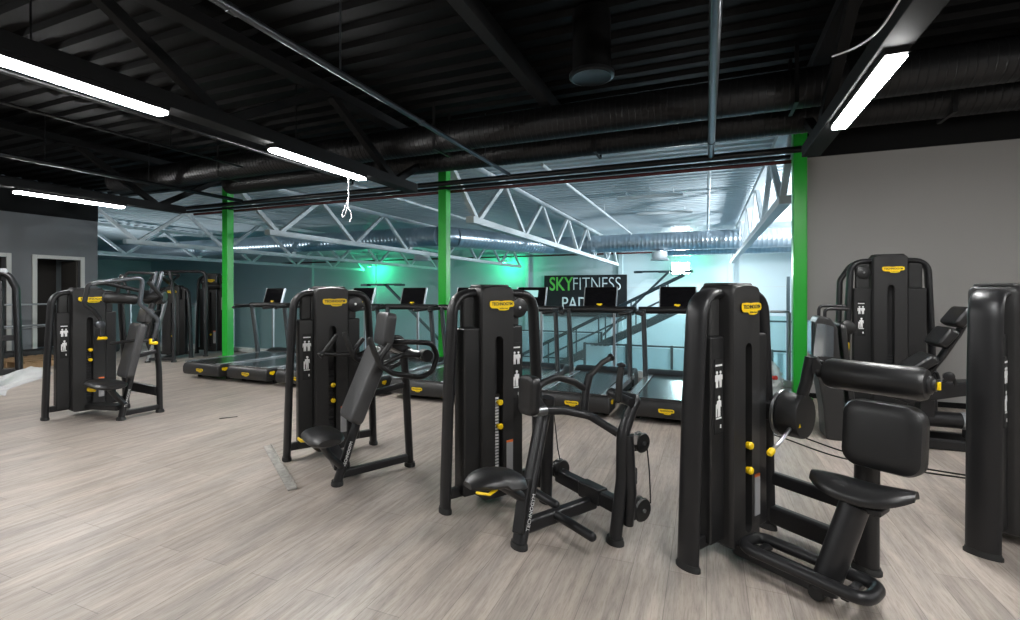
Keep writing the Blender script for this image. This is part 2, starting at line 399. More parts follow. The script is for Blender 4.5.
# ------------------------------------------------------------------ light battens
def batten(L=1.56):
    r = thing('light_batten', '', 'light', (0, 0, 0), 0, 'lit battens under the dark ceiling')
    MB().box(-.07, .07, -L / 2, L / 2, .028, .072).build('housing', 'black_steel', r, .004)
    MB().box(-.063, .063, -L / 2 + .01, L / 2 - .01, -.005, .03).build('diffuser', 'led', r, .012)
    return r
proto = None
for x, yc, lb in ((-4.5, 4.78, 'lit white batten under the middle black truss, nearer the green column'),
                  (-4.5, 2.08, 'lit white batten at the left edge, nearest on the middle black truss'),
                  (-10.2, 4.94, 'lit white batten at far left above the grey wall'),
                  (1.19, 4.78, 'lit white batten at right, above the grey right wall'),
                  (1.19, 1.3, 'lit white batten overhead on the right truss, beside the viewpoint'),
                  (-4.5, -.9, 'lit white batten on the middle truss behind the viewpoint'), (1.19, -1.6, 'lit white batten on the right truss behind the viewpoint'),
                  (-10.2, 2.08, 'lit white batten on the left truss, nearer the viewpoint'), (-10.2, -.9, 'lit white batten on the left truss behind the viewpoint'),
                  (5.2, 4.2, 'lit white batten beyond the right edge of view'), (5.2, .8, 'lit white batten to the right of the viewpoint')):
    b = proto if proto and not proto['label'] else (batten() if proto is None else copy_tree(proto))
    proto = proto or b
    b['label'] = lb; b.location = (x, yc, 3.06)

# ------------------------------------------------------------------ pipes, ducts and rails of the ceiling
def pipe(name, label, cat, pts, r, m, group=None, couplings=(), hangers=(), ztop=ZC, fil=0):
    t = thing(name, label, cat, pts[0], 0, group); o = Vector(pts[0])
    P = [Vector(p) - o for p in pts]
    MB().tube(fillet(P, fil) if fil else P, r, seg=16).build('pipe_run', m, t)
    for f in couplings:
        p = P[0].lerp(P[-1], f); d = (P[-1] - P[0]).normalized()
        MB().cyl(p - d * .04, p + d * .04, r * 1.22).build('coupling', m, t, .004)
    for f in hangers:
        p = P[0].lerp(P[-1], f)
        MB().cyl(p, (p.x, p.y, ztop - o.z), .008, seg=8).build('hanger_rod', m, t)
    return t
pipe('sprinkler_pipe', 'dark pipe running from top centre-left down to the edge rail', 'pipe', [(-3.1, YB, 3.475), (-3.1, YC - .26, 3.475)], .03, 'pipe_grey', 'pipes under the dark ceiling', (.62, .8), (.55, .7, .93))
pipe('sprinkler_pipe', 'grey pipe running straight overhead right of centre', 'pipe', [(.06, YB, 3.46), (.06, YC - .26, 3.46)], .043, 'pipe_grey', 'pipes under the dark ceiling', (.68, .95), (.6, .93))
pipe('sprinkler_pipe', 'black pipe above the far left batten', 'pipe', [(-9.4, YB, 3.465), (-9.4, YC - .26, 3.465)], .038, 'pipe_black', 'pipes under the dark ceiling', (.7,), (.6, .75, .86))
pipe('sprinkler_pipe', 'thin black pipe left of the middle battens', 'pipe', [(-7.3, YB, 3.6), (-7.3, 5.9, 3.6)], .018, 'pipe_black', 'pipes under the dark ceiling', (), (.7, .9))
pipe('sprinkler_pipe', 'thin black conduit just left of the lit middle battens', 'pipe', [(-4.95, YB, 3.16), (-4.95, 5.6, 3.16)], .022, 'pipe_black', 'pipes under the dark ceiling', (.9,), (.7, .93))
tag(MB().box(-2.07, -1.93, YB, 7.2, 3.98, 4.17).build('ceiling_beam', 'black_steel', None, .01), 'dark beam crossing the ceiling left of the round diffuser', 'beam')
tag(MB().box(-7.45, -7.3, YB, 7.2, 3.98, 4.17).build('ceiling_beam', 'black_steel', None, .01), 'dark beam crossing the ceiling at the top left corner', 'beam')
tag(MB().box(3.4, 3.55, YB, 7.2, 3.98, 4.17).build('ceiling_beam', 'black_steel', None, .01), 'dark beam crossing the ceiling above the right wall', 'beam')

def spiral(p0, p1, r, pitch=.11, seg=28, ridge=.004):
    p0, p1 = Vector(p0), Vector(p1); L = (p1 - p0).length; prof = []; h = 0
    while h < L - pitch:
        prof += [(h, r), (h + pitch * .78, r), (h + pitch * .84, r + ridge), (h + pitch * .94, r + ridge)]; h += pitch
    prof.append((L, r))
    return MB().lathe(p0, p1 - p0, prof, seg)
def duct(label, segs, r, m, group, hang=(), pitch=.11):
    t = thing('air_duct', label, 'duct', segs[0][0], 0, group); o = Vector(segs[0][0])
    for a, b in segs: spiral(Vector(a) - o, Vector(b) - o, r, pitch).build('duct_section', m, t)
    for a, b in zip(segs[:-1], segs[1:]):
        MB().tube(fillet([Vector(a[1]) - o - (Vector(a[1]) - Vector(a[0])).normalized() * .01, (Vector(a[1]) + Vector(b[0])) / 2 - o, Vector(b[0]) - o], .1), r * 1.01, seg=28).build('elbow', m, t)
    for p in hang:
        MB().box(p[0] - .02 - o.x, p[0] + .02 - o.x, -r - .012, r + .012, -r - .012, -r - .004).box(p[0] - .02 - o.x, p[0] + .02 - o.x, -r - .014, -r - .006, -r - .01, ZC - o.z).box(p[0] - .02 - o.x, p[0] + .02 - o.x, r + .006, r + .014, -r - .01, ZC - o.z).build('hanger_strap', m, t)
    return t
duct('black spiral duct nearer the viewpoint under the dark ceiling', [((-11.3, 6.2, 3.74), (6.5, 6.2, 3.74))], .21, 'duct_black', 'black ducts under the dark ceiling', [(-8,), (-3.6,), (.9,), (3.1,)], .075)
duct('black spiral duct behind, close to the mezzanine edge', [((-9.2, 7.15, 3.72), (6.5, 7.15, 3.72))], .20, 'duct_black', 'black ducts under the dark ceiling', [(-6.2,), (-1.5,), (2.6,)], .075)
# edge rails
tag(MB().cyl((-11.5, YC - .2, 3.44), (1.3, YC - .2, 3.44), .045).build('edge_pipe', 'pipe_black'), 'thick black pipe along the mezzanine opening in front of the green columns', 'pipe')
tag(MB().cyl((-11.5, YC + .14, 3.36), (1.22, YC + .14, 3.36), .028).build('edge_pipe', 'pipe_red'), 'thin dark red pipe along the mezzanine opening', 'pipe')
tag(MB().box(-11.5, 1.09, YC - .12, YC - .02, 3.36, 3.40).build('cable_tray', 'black_steel', None, .004), 'narrow black cable tray along the mezzanine opening', 'tray')
# round ceiling diffuser
d = thing('round_diffuser', 'black round air diffuser hanging from the dark ceiling, top centre', 'vent', (-1.04, 4.68, 3.58))
MB().cyl((0, 0, .03), (0, 0, .63), .185, seg=32).build('duct_drop', 'black_deck', d)
MB().lathe((0, 0, 0), (0, 0, 1), [(0.0, .16), (-.012, .19), (0, .218), (.03, .218), (.04, .19)]).build('rim', 'pipe_black', d)
MB().lathe((0, 0, .012), (0, 0, 1), [(0, .004), (0, .03), (-.012, .035), (.0, .08), (-.012, .085), (0, .125), (-.012, .13), (.0, .165)]).build('face_rings', 'pipe_grey', d)

# hall ducts and fittings
duct('galvanised spiral duct across the far end of the hall', [((8.95, 20.3, 3.5), (-6.2, 20.3, 3.5)), ((-6.6, 19.9, 3.5), (-8.6, 15.8, 3.5)), ((-9.0, 15.3, 3.5), (-30, 15.3, 3.5))], .36, 'galv', 'galvanised hall ducts', (), .16)
duct('galvanised duct branch at far right of the hall', [((8.95, 22.6, 3.42), (-1.6, 22.6, 3.42))], .33, 'galv', 'galvanised hall ducts', (), .16)
for x, y, z, lb in ((-1.75, 20.3, 2.75, 'pale round air outlet under the hall duct, left of the floodlight'), (-10.4, 16.4, 2.72, 'pale round air outlet under the hall trusses at left')):
    t = thing('air_outlet', lb, 'vent', (x, y, z), 0, 'round air outlets in the hall')
    MB().lathe((0, 0, 0), (0, 0, 1), [(.02, .30), (0, .36), (.04, .36), (.07, .31), (.34, .29), (.36, .24)]).build('outlet_drum', 'white_steel', t)
    MB().cyl((0, 0, .35), (0, 0, .385), .20).build('outlet_neck', 'galv', t)
for x, y, lb in ((-1.4, 13.3, 'unlit white batten across the hall roof, nearer one'), (-1.25, 16.2, 'unlit white batten across the hall roof, farther one')):
    t = thing('hall_batten', lb, 'light', (x, y, 3.98), 0, 'unlit battens on the hall roof')
    MB().box(-.85, .85, -.05, .05, .03, .08).build('housing', 'white_steel', t, .005)
    MB().box(-.84, .84, -.04, .04, -.01, .035).build('diffuser', 'off_led', t, .01)
    for q in (-.6, .6): MB().cyl((q, 0, .07), (q, 0, .2), .01, seg=8).build('hanger_rod', 'white_steel', t)
for x, y1, lb in ((-2.9, 24, 'white sprinkler pipe along the hall roof, left one'), (.05, 26, 'white sprinkler pipe along the hall roof, right one'), (-7.4, 24, 'white sprinkler pipe along the hall roof left of the middle column')):
    pipe('roof_pipe', lb, 'pipe', [(x, EDGE + .1, 3.9), (x, y1, 3.9)], .035, 'white_steel', 'white pipes on the hall roof', (.2, .5, .8), (.1, .4, .7))
pipe('roof_pipe', 'dark red sprinkler pipe along the far hall wall', 'pipe', [(-30, YF - .35, 3.66), (9, YF - .35, 3.66)], .05, 'pipe_red', None)

# lamps in the hall
def lampobj(name, kind, loc, energy, col, size=.15, rot=None, spot=None):
    l = bpy.data.lights.new(name, kind); l.energy = energy; l.color = col
    if kind in ('POINT', 'SPOT'): l.shadow_soft_size = size
    if kind == 'SPOT': l.spot_size = R(spot or 120); l.spot_blend = .5
    o = bpy.data.objects.new(name, l); C.objects.link(o); o.location = loc
    if rot: o.rotation_euler = rot
    return o
def floodlight(loc, aim, label, w=.62, h=.42, group='court floodlights', pole=True):
    t = thing('floodlight', label, 'light', loc, 0, group)
    d = (Vector(aim) - Vector(loc)).normalized(); X = d.cross(Vector((0, 0, 1))).normalized(); Y = X.cross(d)
    mk = lambda z: (lambda x, y: X * x + Y * y + d * z)
    MB().prism(rrect(w, h, .04), mk(-.08), mk(.0)).build('lamp_body', 'mesh_wire', t, .01)
    MB().prism(rrect(w - .04, h - .04, .03), mk(.001), mk(.012)).build('lamp_glass', 'lamp', t)
    MB().bar(-d * .06, -d * .06 - Y * .5 - d * .2, .05, .05).build('bracket', 'mesh_wire', t)
    if pole: MB().box(-d.x * .3 - .05, -d.x * .3 + .05, -d.y * .3 - .05, -d.y * .3 + .05, -4 - loc[2], -.35).build('lamp_pole', 'mesh_wire', t, .006)  # pole only for the added, unseen floodlights
    s = lampobj('flood_beam', 'SPOT' if pole else 'POINT', d * (.06 if pole else .25), 1, (.86, .95, 1), .22, spot=172); s.parent = t
    s.rotation_mode = 'QUATERNION'; s.rotation_quaternion = d.to_track_quat('-Z', 'Y')
    return t, s

# ------------------------------------------------------------------ court, stairs and sign in the hall
sg = thing('wall_sign', 'black wall sign with green and white gym lettering, on the far hall wall', 'sign', (-6.55, YF - .2, 1.2))
MB().box(-2.5, 2.4, -.06, 0, -1.15, 1.27).build('board', 'sign', sg, .02)
TX = lambda x, z: face_T((x, -.07, z), (1, 0, 0), (0, 0, 1))
lettering('SKY', 1.12, 'sign_green', sg, TX(-1.45, .72), 'green_lettering', .01, .015, 1.45)
lettering('FITNESS', 1.08, 'sign_white', sg, TX(.66, .72), 'white_lettering', .01, -.014, 2.75)
lettering('PADEL', 1.05, 'sign_white', sg, TX(-.22, -.42), 'lower_lettering', .01, .0, 2.35)

st = thing('steel_staircase', 'grey steel staircase rising to the right across the hall', 'staircase', (-10.5, 16.5, -4))
a, b = Vector((0, 0, 0)), Vector((9.8, 0, 5.0))
for yy in (0, 1.2):
    MB().bar(a + Vector((0, yy, 0)), b + Vector((0, yy, 0)), .06, .26, (0, 0, 1)).build('stringer', 'mesh_wire', st, .006)
    for hz in (.55, 1.05):
        MB().tube([a + Vector((0, yy, hz)), b + Vector((0, yy, hz))], .03 if hz > 1 else .018, seg=10).build('hand_rail', 'mesh_wire', st)
    for k in range(9):
        p = a.lerp(b, (k + .5) / 9) + Vector((0, yy, 0))
        MB().bar(p, p + Vector((0, 0, 1.05)), .045, .045, (0, 1, 0)).build('baluster_post', 'mesh_wire', st)
for k in range(22):
    p = a.lerp(b, (k + .5) / 22); MB().box(p.x - .15, p.x + .15, .02, 1.18, p.z + .05, p.z + .09).build('tread', 'mesh_wire', st)

def court_fence(label, x0, x1, y, ztop, n, group='court fence sections'):
    t = thing('court_fence', label, 'fence', (x0, y, -4), 0, group); L = x1 - x0; H = ztop + 4
    for k in range(n + 1):
        MB().box(L * k / n - .04, L * k / n + .04, -.04, .04, 0, H).build('fence_post', 'mesh_wire', t, .004)
    for z in (H - .04, H - 1.1, 1.2): MB().box(0, L, -.025, .025, z - .025, z + .025).build('fence_rail', 'mesh_wire', t)
    for k in range(n):
        q = MB().box(L * k / n + .05, L * (k + 1) / n - .05, -.008, .008, .05, H - .1)
        q.build('fence_panel', 'court_glass', t)
    mb = MB()
    k = 0
    while k * .14 < L: mb.box(k * .14 - .006, k * .14 + .006, .03, .045, .05, H - .06); k += 1
    mb.build('fence_bars', 'white_steel', t)
    return t
court_fence('pale glass court fence behind the right treadmills', -3.6, 3.0, 15.2, -.12, 5)
court_fence('pale glass court fence behind the middle treadmills', -8.6, -3.75, 18.6, -.05, 4)
for x, y, h, lb in ((2.05, 15.0, 5.9, 'thin dark court post beside the right green column'), (-8.9, 18.4, 4.2, 'dark court post left of the staircase')):
    t = thing('court_post', lb, 'post', (x, y, -4), 0, 'court posts')
    MB().box(-.04, .04, -.04, .04, 0, h).build('post', 'mesh_wire', t, .004)
    MB().box(-.15, .15, -.15, .15, 0, .015).build('base_plate', 'mesh_wire', t)
    MB().box(-.5, .5, -.02, .02, h - 1.25, h - 1.2).build('cross_arm', 'mesh_wire', t)
# stays from the floodlight arms
def lamp_mast(label, p0, p1, arm, n=3):
    t = thing('lamp_mast', label, 'mast', p0, 0, 'court lamp masts'); q = Vector(p1) - Vector(p0)
    MB().bar((0, 0, 0), q, .11, .11).build('mast', 'mesh_wire', t, .01)
    MB().bar(q + Vector((-arm * .6, 0, .03)), q + Vector((arm * .4, 0, .03)), .09, .09).build('cross_arm', 'mesh_wire', t, .01)
    for k in range(n):
        x = -arm * .55 + arm * .9 * k / max(1, n - 1)
        MB().box(q.x + x - .2, q.x + x + .2, q.y - .16, q.y + .16, q.z - .04, q.z + .06).build('lamp_head', 'mesh_wire', t, .01)
    return t
lamp_mast('dark slanting lamp mast behind the left treadmill screens', (-7.6, 19.5, -4), (-14.4, 19.5, 1.81), 2.2)
lamp_mast('dark slanting lamp mast above the staircase, beside the floodlight', (-8.2, 24.6, -4), (-1.7, 24.6, 2.45), 2.6)
lamp_mast('dark slanting lamp mast behind the leftmost treadmill', (-16.0, 21, -4), (-19.5, 21, 1.5), 1.4)
tag(MB().box(-9.3, -7.9, 20.3, 21.6, -4, -1.9).box(-9.1, -8.4, 20.4, 21.4, -1.9, -1.55).build('lift_base', 'tan', None, .08), 'tan machine body standing in the hall behind the middle treadmills', 'machine')

fl, sp = floodlight((-1.25, 26.6, 2.72), (-.4, 5, 1.2), 'bright white floodlight glaring in the hall, above the right treadmill screen', .9, .6, pole=False); sp.data.energy = 420
ADDED_FLOODS = [((4.2, 12.5, 3.3), (-5, 20, 3.2), 'added unseen floodlight behind the right wall to brighten the hall, nearest', 1450), ((4.6, 18.5, 3.2), (-5, 22, 3.0), 'added unseen floodlight behind the right wall to brighten the hall, middle', 1150), ((5.6, 21.5, 3.2), (-4, 22, 2.5), 'added unseen floodlight behind the right wall to brighten the hall, farthest', 420), ((-24, 10, .6), (-12, 26, .4), 'added unseen floodlight behind the grey left wall to brighten the hall', 480)]  # unseen floodlights added behind the walls to brighten the hall
for loc, aim, lb, e in ADDED_FLOODS:
    f_, s_ = floodlight(loc, aim, lb); s_.data.energy = e
for x, y, z, e, lb in ((-21.3, 27.0, 3.25, 75, 'green lamp glowing on the far hall wall at left, above the treadmill screens'), (-11.3, 27.0, 3.3, 75, 'green lamp glowing on the far hall wall just right of the middle green column'), (-.8, 27.1, 3.42, 25, 'green lamp on the far hall wall above the floodlight')):
    t = thing('green_lamp', lb, 'light', (x, y, z), 0, 'green lamps on the far hall wall')
    MB().lathe((0, 0, 0), (0, 0, 1), [(.10, .05), (.10, .12), (0, .16), (-.02, .15)]).build('lamp_body', 'white_steel', t)
    MB().lathe((0, 0, -.025), (0, 0, 1), [(0, .145), (-.02, .12), (-.03, .05)]).build('lamp_glass', 'green_lamp', t)
    MB().box(-.02, .02, 0, YF - .18 - y, .05, .09).build('bracket', 'white_steel', t)
    l = lampobj('green_beam', 'POINT', (0, .0, -.12), e, (.04, 1.0, .42), .08); l.parent = t

# glass balustrade along the mezzanine edge
gb = thing('glass_balustrade', 'clear glass balustrade with slim posts along the mezzanine edge', 'balustrade', (XL, EDGE, 0.10))
n = 12; Lg = 16.3
for k in range(n):
    MB().box(Lg * k / n + .05, Lg * (k + 1) / n - .05, -.006, .006, .02, 1.0).build('glass_panel', 'glass', gb)
for k in range(n + 1): MB().box(Lg * k / n - .02, Lg * k / n + .02, -.02, .02, 0, 1.06).build('post', 'silver', gb, .003)
MB().cyl((0, 0, 1.07), (Lg, 0, 1.07), .02, seg=12).build('top_rail', 'silver', gb)

# ------------------------------------------------------------------ treadmills
def treadmill():
    r = thing('treadmill', '', 'treadmill', (0, 0, 0), 0, 'treadmills in a row along the mezzanine edge')
    # rear housing: rounded profile in (y, z)
    prof = [(.02, .07), (-.0, .12), (.0, .20), (.03, .255), (.09, .275), (.30, .275), (.32, .07)]
    MB().prism(prof, lambda y, z: (-.455, y, z), lambda y, z: (.455, y, z)).build('rear_housing', 'shroud', r, .02, 3)
    MB().box(-.43, .43, .28, 1.75, .10, .215).build('deck', 'panel', r, .008)
    MB().box(-.335, .335, .06, 1.70, .20, .281).build('belt', 'belt', r, .012)
    for s in (-1, 1):
        x0, x1 = sorted((s * .345, s * .455))
        MB().box(x0, x1, .25, 1.72, .20, .283).build('side_rail', 'side_grey', r, .012)
        MB().box(x0, x1, .04, .24, .274, .288).build('rail_end_cap', 'side_grey', r, .005)
        MB().cyl((s * .36, .25, 0), (s * .36, .25, .09), .035).build('foot', 'rubber', r)
        MB().cyl((s * .36, 1.85, 0), (s * .36, 1.85, .09), .035).build('foot', 'rubber', r)
        MB().tube([(s * .43, 1.48, .18), (s * .435, 1.42, .7), (s * .44, 1.34, 1.24)], .05, .034, (0, 1, 0)).build('upright', 'upright', r)
        MB().tube(fillet([(s * .47, 1.38, 1.215), (s * .47, 1.02, 1.20), (s * .40, .92, 1.19)], .06), .026, .034, (0, 0, 1), round_end=True).build('hand_grip', 'rubber', r)
    MB().prism([(1.66, .08), (1.66, .29), (1.78, .34), (2.0, .32), (2.1, .22), (2.1, .06)], lambda y, z: (-.45, y, z), lambda y, z: (.45, y, z)).build('motor_cover', 'shroud', r, .02, 3)
    MB().tube([(-.515, 1.39, 1.225), (-.30, 1.42, 1.225), (0, 1.44, 1.23), (.30, 1.42, 1.225), (.515, 1.39, 1.225)], .05, .075, (0, 0, 1), seg=18).build('console_bar', 'panel', r)
    MB().prism([(1.38, 1.22), (1.46, 1.22), (1.53, 1.36), (1.50, 1.37)], lambda y, z: (-.09, y, z), lambda y, z: (.09, y, z)).build('console_neck', 'panel', r, .008)
    c = Vector((0, 1.47, 1.39)); X = Vector((1, 0, 0)); Y = Vector((0, .30, .954)).normalized(); Z = X.cross(Y)
    mk = lambda z: (lambda x, y: c + X * x + Y * y + Z * z)
    sc = MB().prism(rrect(.47, .35, .02), mk(-.035), mk(0)); so = sc.build('console', 'panel', r, .006)
    MB().prism(rrect(.45, .33, .014), mk(.001), mk(.004)).build('screen', 'screen', so)
    for s in (-1, 1):
        MB().prism([(s * .234, -.175), (s * .244, -.175), (s * .244, .175), (s * .234, .175)], mk(-.036), mk(.004)).build('console_trim', 'silver', so)
    badge(so, c + Y * -.10 + Z * .0045, X, Y, .085, .035, 'console_badge', False)
    badge(r, (0, -.001, .155), (1, 0, 0), (0, 0, 1), .17, .062, 'rear_badge')
    for s in (-1, 1): badge(r, (s * .456, .12, .19), (0, s, 0), (0, 0, 1), .10, .06, 'side_badge', False)
    return r
TL = ['black treadmill at the left end of the row, beside the left green column', 'black treadmill second from the left end of the row', 'black treadmill third from the left, half hidden behind a pressing machine tower',
      'black treadmill in front of the middle green column, fourth from the left', 'black treadmill just right of the middle green column', 'black treadmill with a picture lit on its screen, in front of the wall sign',
      'black treadmill second from the right end, its screen over the white sign lettering', 'black treadmill with bright belt at the right end of the row']
tp = treadmill()
for i in range(8):
    t = tp if i == 0 else copy_tree(tp)
    t['label'] = TL[i]; t.location = (-7.93 + 1.074 * i, 5.6, 0); t.rotation_euler = (0, 0, R(-1.6))
    if i == 5:
        so = [c for c in t.children if c.name.startswith('console') and any(k.name.startswith('screen') for k in c.children)][0]
        c = Vector((-.02, 1.47, 1.39)); X = Vector((1, 0, 0)); Y = Vector((0, .30, .954)).normalized(); Z = X.cross(Y)
        q = c + Y * .065 + Z * .005
        MB().prism(rrect(.26, .11, .004), lambda x, y: q + X * x + Y * y, lambda x, y: q + X * x + Y * y + Z * .002).build('lit_picture', 'picture', so)

# ------------------------------------------------------------------ strength machines
# local frame of a machine: s across the tower, t out of its front, z up
def Lc(s, t, z): return Vector((s, -t, z))
def pts(l): return [Lc(*p) for p in l]
def mroot(name, label, A, th, group=None, cat='exercise machine'):
    return thing(name, label, cat, (A[0], A[1], 0), R(th), group)
def tubep(root, name, m, l, a, b=None, ref=None, r=.05, closed=False, round_end=False, seg=14):
    rf = Lc(*ref) if ref else None
    return MB().tube(fillet(pts(l), r, 6, closed), a, b, rf, seg, closed, round_end).build(name, m, root)
def footp(parent, s, t, a, b, ang=0, m='rubber'):
    mb = MB(); prof = []
    c, sn = math.cos(ang), math.sin(ang)
    rings = []
    for z, k in ((0, 1.07), (.018, 1.07), (.024, .99), (.034, .97)):
        rings.append([Lc(s + (a * k * math.cos(2 * math.pi * j / 24)) * c - (b * k * math.sin(2 * math.pi * j / 24)) * sn, t + (a * k * math.cos(2 * math.pi * j / 24)) * sn + (b * k * math.sin(2 * math.pi * j / 24)) * c, z) for j in range(24)])
    return mb.ring_loft(rings).build('foot_cap', m, parent)

def shroud_mesh(s0, s1, t0, t1, H, slot):
    """column with a rounded top and a long rounded slot cut in its front plate"""
    mb = MB(); w = s1 - s0; cx = (s0 + s1) / 2; sw, z0, z1 = slot; zb = .055
    def outer(z): return z
    # front plate ring pairs: walk the slot contour and the matching outer contour
    inn, out = [], []
    nz = 10
    for k in range(nz + 1):
        z = z0 + (z1 - z0) * k / nz; inn.append((cx + sw, z)); out.append((s1, zb + .02 + (H - .06 - zb) * k / nz))
    rc = .045
    for k in range(1, 12):
        a = math.pi * k / 12; inn.append((cx + sw * math.cos(a), z1 + sw * math.sin(a)))
        if k <= 4: q = R(90) * k / 4; out.append((s1 - rc + rc * math.cos(q), H - .04 - 0 + .04 * math.sin(q)))
        elif k < 8: u = (k - 4) / 4; out.append((s1 - rc + (s0 - s1 + 2 * rc) * u, H + .008 * math.sin(math.pi * u)))
        else: q = R(90) * (k - 8) / 4; out.append((s0 + rc - rc * math.sin(q), H - .04 + .04 * math.cos(q)))
    for k in range(nz, -1, -1):
        z = z0 + (z1 - z0) * k / nz; inn.append((cx - sw, z)); out.append((s0, zb + .02 + (H - .06 - zb) * k / nz))
    for k in range(1, 12):
        a = math.pi + math.pi * k / 12; inn.append((cx + sw * math.cos(a), z0 + sw * math.sin(a))); out.append((s0 + w * k / 12, zb))
    n = len(inn)
    def R3(c, t): return [Lc(s, t, z) for s, z in c]
    ins = lambda c, d: [(cx + (s - cx) * (1 - d / (w / 2)), z - (d if z > H - .06 else 0)) for s, z in c]
    def bul(c, t):   # front face bulges gently at mid width
        return [Lc(s, t + .012 * (1 - ((s - cx) / (w / 2)) ** 2), z) for s, z in c]
    fr = t1
    rings = [R3(inn, fr - .07), bul(inn, fr), bul(ins(out, .012), fr), R3(ins(out, .003), fr - .012), R3(out, fr - .028), R3(out, t0 + .03), R3(ins(out, .02), t0)]
    mb.ring_loft(rings, caps=True)
    return mb

def tower(root, W=.8, H=1.52, cap=(.26, .54), placard='L', legw=.06, pulley='R', silver=False, icons=True, slotz=(.16, 1.14), slotw=.034, lean=.06, side=(.125, .11), pins=(.60, .46), badge_w=.205, label_grey=True, side_top=1.235, cross=True):
    c0, c1 = cap; cx = (c0 + c1) / 2; k = H / 1.52
    # arch tube
    fr = MB().tube(fillet(pts([(0, 0, .02), (lean * .4, 0, .8 * k), (lean, 0, 1.465 * k), (cx, -.01, 1.475 * k), (W - lean, 0, 1.465 * k), (W - lean * .4, 0, .8 * k), (W, 0, .02)]), [0, .5, .15, 0, .15, .5, 0], 8), legw, .032, Lc(0, 1, 0), 18)
    f = fr.build('arch_frame', 'frame', root)
    footp(f, 0, 0, .036, legw + .004); footp(f, W, 0, .036, legw + .004)
    if cross:
        MB().bar(Lc(.02, 0, .115), Lc(W - .02, 0, .115), .05, .07).build('base_crossbar', 'frame', root, .012)
    sh = shroud_mesh(c0, c1, -.12, .105, H, (slotw, slotz[0] * k, slotz[1] * k)).build('shroud', 'shroud', root)
    # top lid
    MB().prism(rrect(c1 - c0 - .03, .19, .04), lambda x, y: Lc(cx + x, -.01 + y, H - .004), lambda x, y: Lc(cx + x * .94, -.01 + y * .94, H + .012)).build('top_lid', 'shroud', sh, .005)
    # side panels
    pl = MB().box(c0 - side[0], c0 + .004, -(.055 if placard == 'L' else .088), .05, .10, side_top * k).build('side_panel', 'panel', root, .014, 3)
    pr = MB().box(c1 - .004, c1 + side[1], -(.055 if placard == 'R' else .088), .05, .10, side_top * k).build('side_panel', 'panel', root, .014, 3)
    for o, (x0, x1) in ((pl, (c0 - side[0] + .02, c0 - .01)), (pr, (c1 + .01, c1 + side[1] - .02))):
        MB().box(x0, x1, -.04, .02, side_top * k - .01, 1.45 * k).build('cable_guide', 'rubber', o, .02, 3)
    # weight stack behind the slot
    mb = MB()
    for i in range(17): mb.box(cx - .026, cx + .026, -.080, -.060, .19 + i * .034, .19 + i * .034 + .03)
    mb.build('weight_stack', 'plate', root)
    if silver:
        mb = MB()
        for i in range(26): mb.box(cx - .016, cx + .016, -.0825, -.080, .19 + i * .0215, .19 + i * .0215 + .014)
        mb2 = mb.build('stack_numbers', 'label_white', root)
    badge(root, Lc(cx + .02 * (1 if W > .75 else 0), .119, 1.385 * k), (1, 0, 0), (0, 0, 1), badge_w, .070)
    for i, z in enumerate(pins):
        q = MB().lathe(Lc(cx + .005, .04, z), Lc(0, 1, 0), [(0, .008), (.06, .008), (.062, .018), (.085, .022), (.095, .016), (.098, .004)], 16).build('selector_pin', 'yellow', root)
        MB().box(cx - .0, cx + .028, -.125, -.108, z - .008, z + .008).build('pin_grip', 'yellow', q, .004)
    if label_grey:
        g = MB().box(c1 - .078, c1 - .024, -.1170, -.100, .20 * k, .42 * k).build('data_label', 'grey_label', root)
        MB().box(c1 - .078, c1 - .024, -.1170, -.100, .42 * k, .435 * k).build('label_stripe', 'label_red', g)
    if icons:
        x0 = c0 - side[0] + .038 if placard == 'L' else c1 + side[1] - .092
        zt = 1.08 * k
        g = MB().box(x0 - .006, x0 + .072, -.0575, -.052, zt - .38, zt + .03).build('instruction_placard', 'dark', root)
        Y0, Y1 = -.0590, -.0575
        def bar_icon(*r, nm='caption_bar'): MB().box(r[0], r[1], Y0, Y1, r[2], r[3]).build(nm, 'label_white', g)
        def fig(x, z, h, bench=False):      # little figure: head, trunk, limbs in one outline
            I = MB(); q = h / .1
            o = [(-.003, .76), (-.003, .80)] + [(.009 * math.sin(t) * -1 if False else -.009 * math.sin(t), .88 - .088 * math.cos(t)) for t in [R(30 * k) for k in range(1, 6)]] + [(0, .97)] + [(.009 * math.sin(t), .88 - .088 * math.cos(t)) for t in [R(30 * k) for k in range(5, 0, -1)]] + [(.003, .80), (.003, .76), (.018, .72), (.019, .44), (.014, .44), (.011, .62), (.010, .0), (.002, .0), (0, .34), (-.002, .0), (-.010, .0), (-.011, .62), (-.014, .36), (-.019, .36), (-.018, .72)]
            I.prism([(x + a * q ** .5, z + b * h) for a, b in o], lambda a, b: (a, Y1, b), lambda a, b: (a, Y0, b))
            I.build('person_icon', 'label_white', g)
        bar_icon(x0, x0 + .062, zt - .008, zt + .002)
        fig(x0 + .014, zt - .125, .095); fig(x0 + .048, zt - .125, .095)
        fig(x0 + .034, zt - .285, .120); bar_icon(x0 + .004, x0 + .015, zt - .285, zt - .215, nm='bench_icon'); bar_icon(x0 + .006, x0 + .056, zt - .297, zt - .289, nm='ground_icon')
        bar_icon(x0 + .044, x0 + .054, zt - .35, zt - .33, nm='small_icon')
    if pulley:
        ps = c1 + .075 if pulley == 'R' else c0 - .075
        MB().lathe(Lc(ps, -.02, 1.365 * k), Lc(0, 1, 0), [(0, .070), (.02, .074), (.03, .062), (.045, .062), (.055, .074), (.075, .072), (.082, .06)], 28).build('pulley_wheel', 'panel', root)
        MB().lathe(Lc(ps, .062, 1.365 * k), Lc(0, 1, 0), [(0, .012), (.006, .010), (.008, .004)], 14).build('pulley_bolt', 'steel', root)
    return f

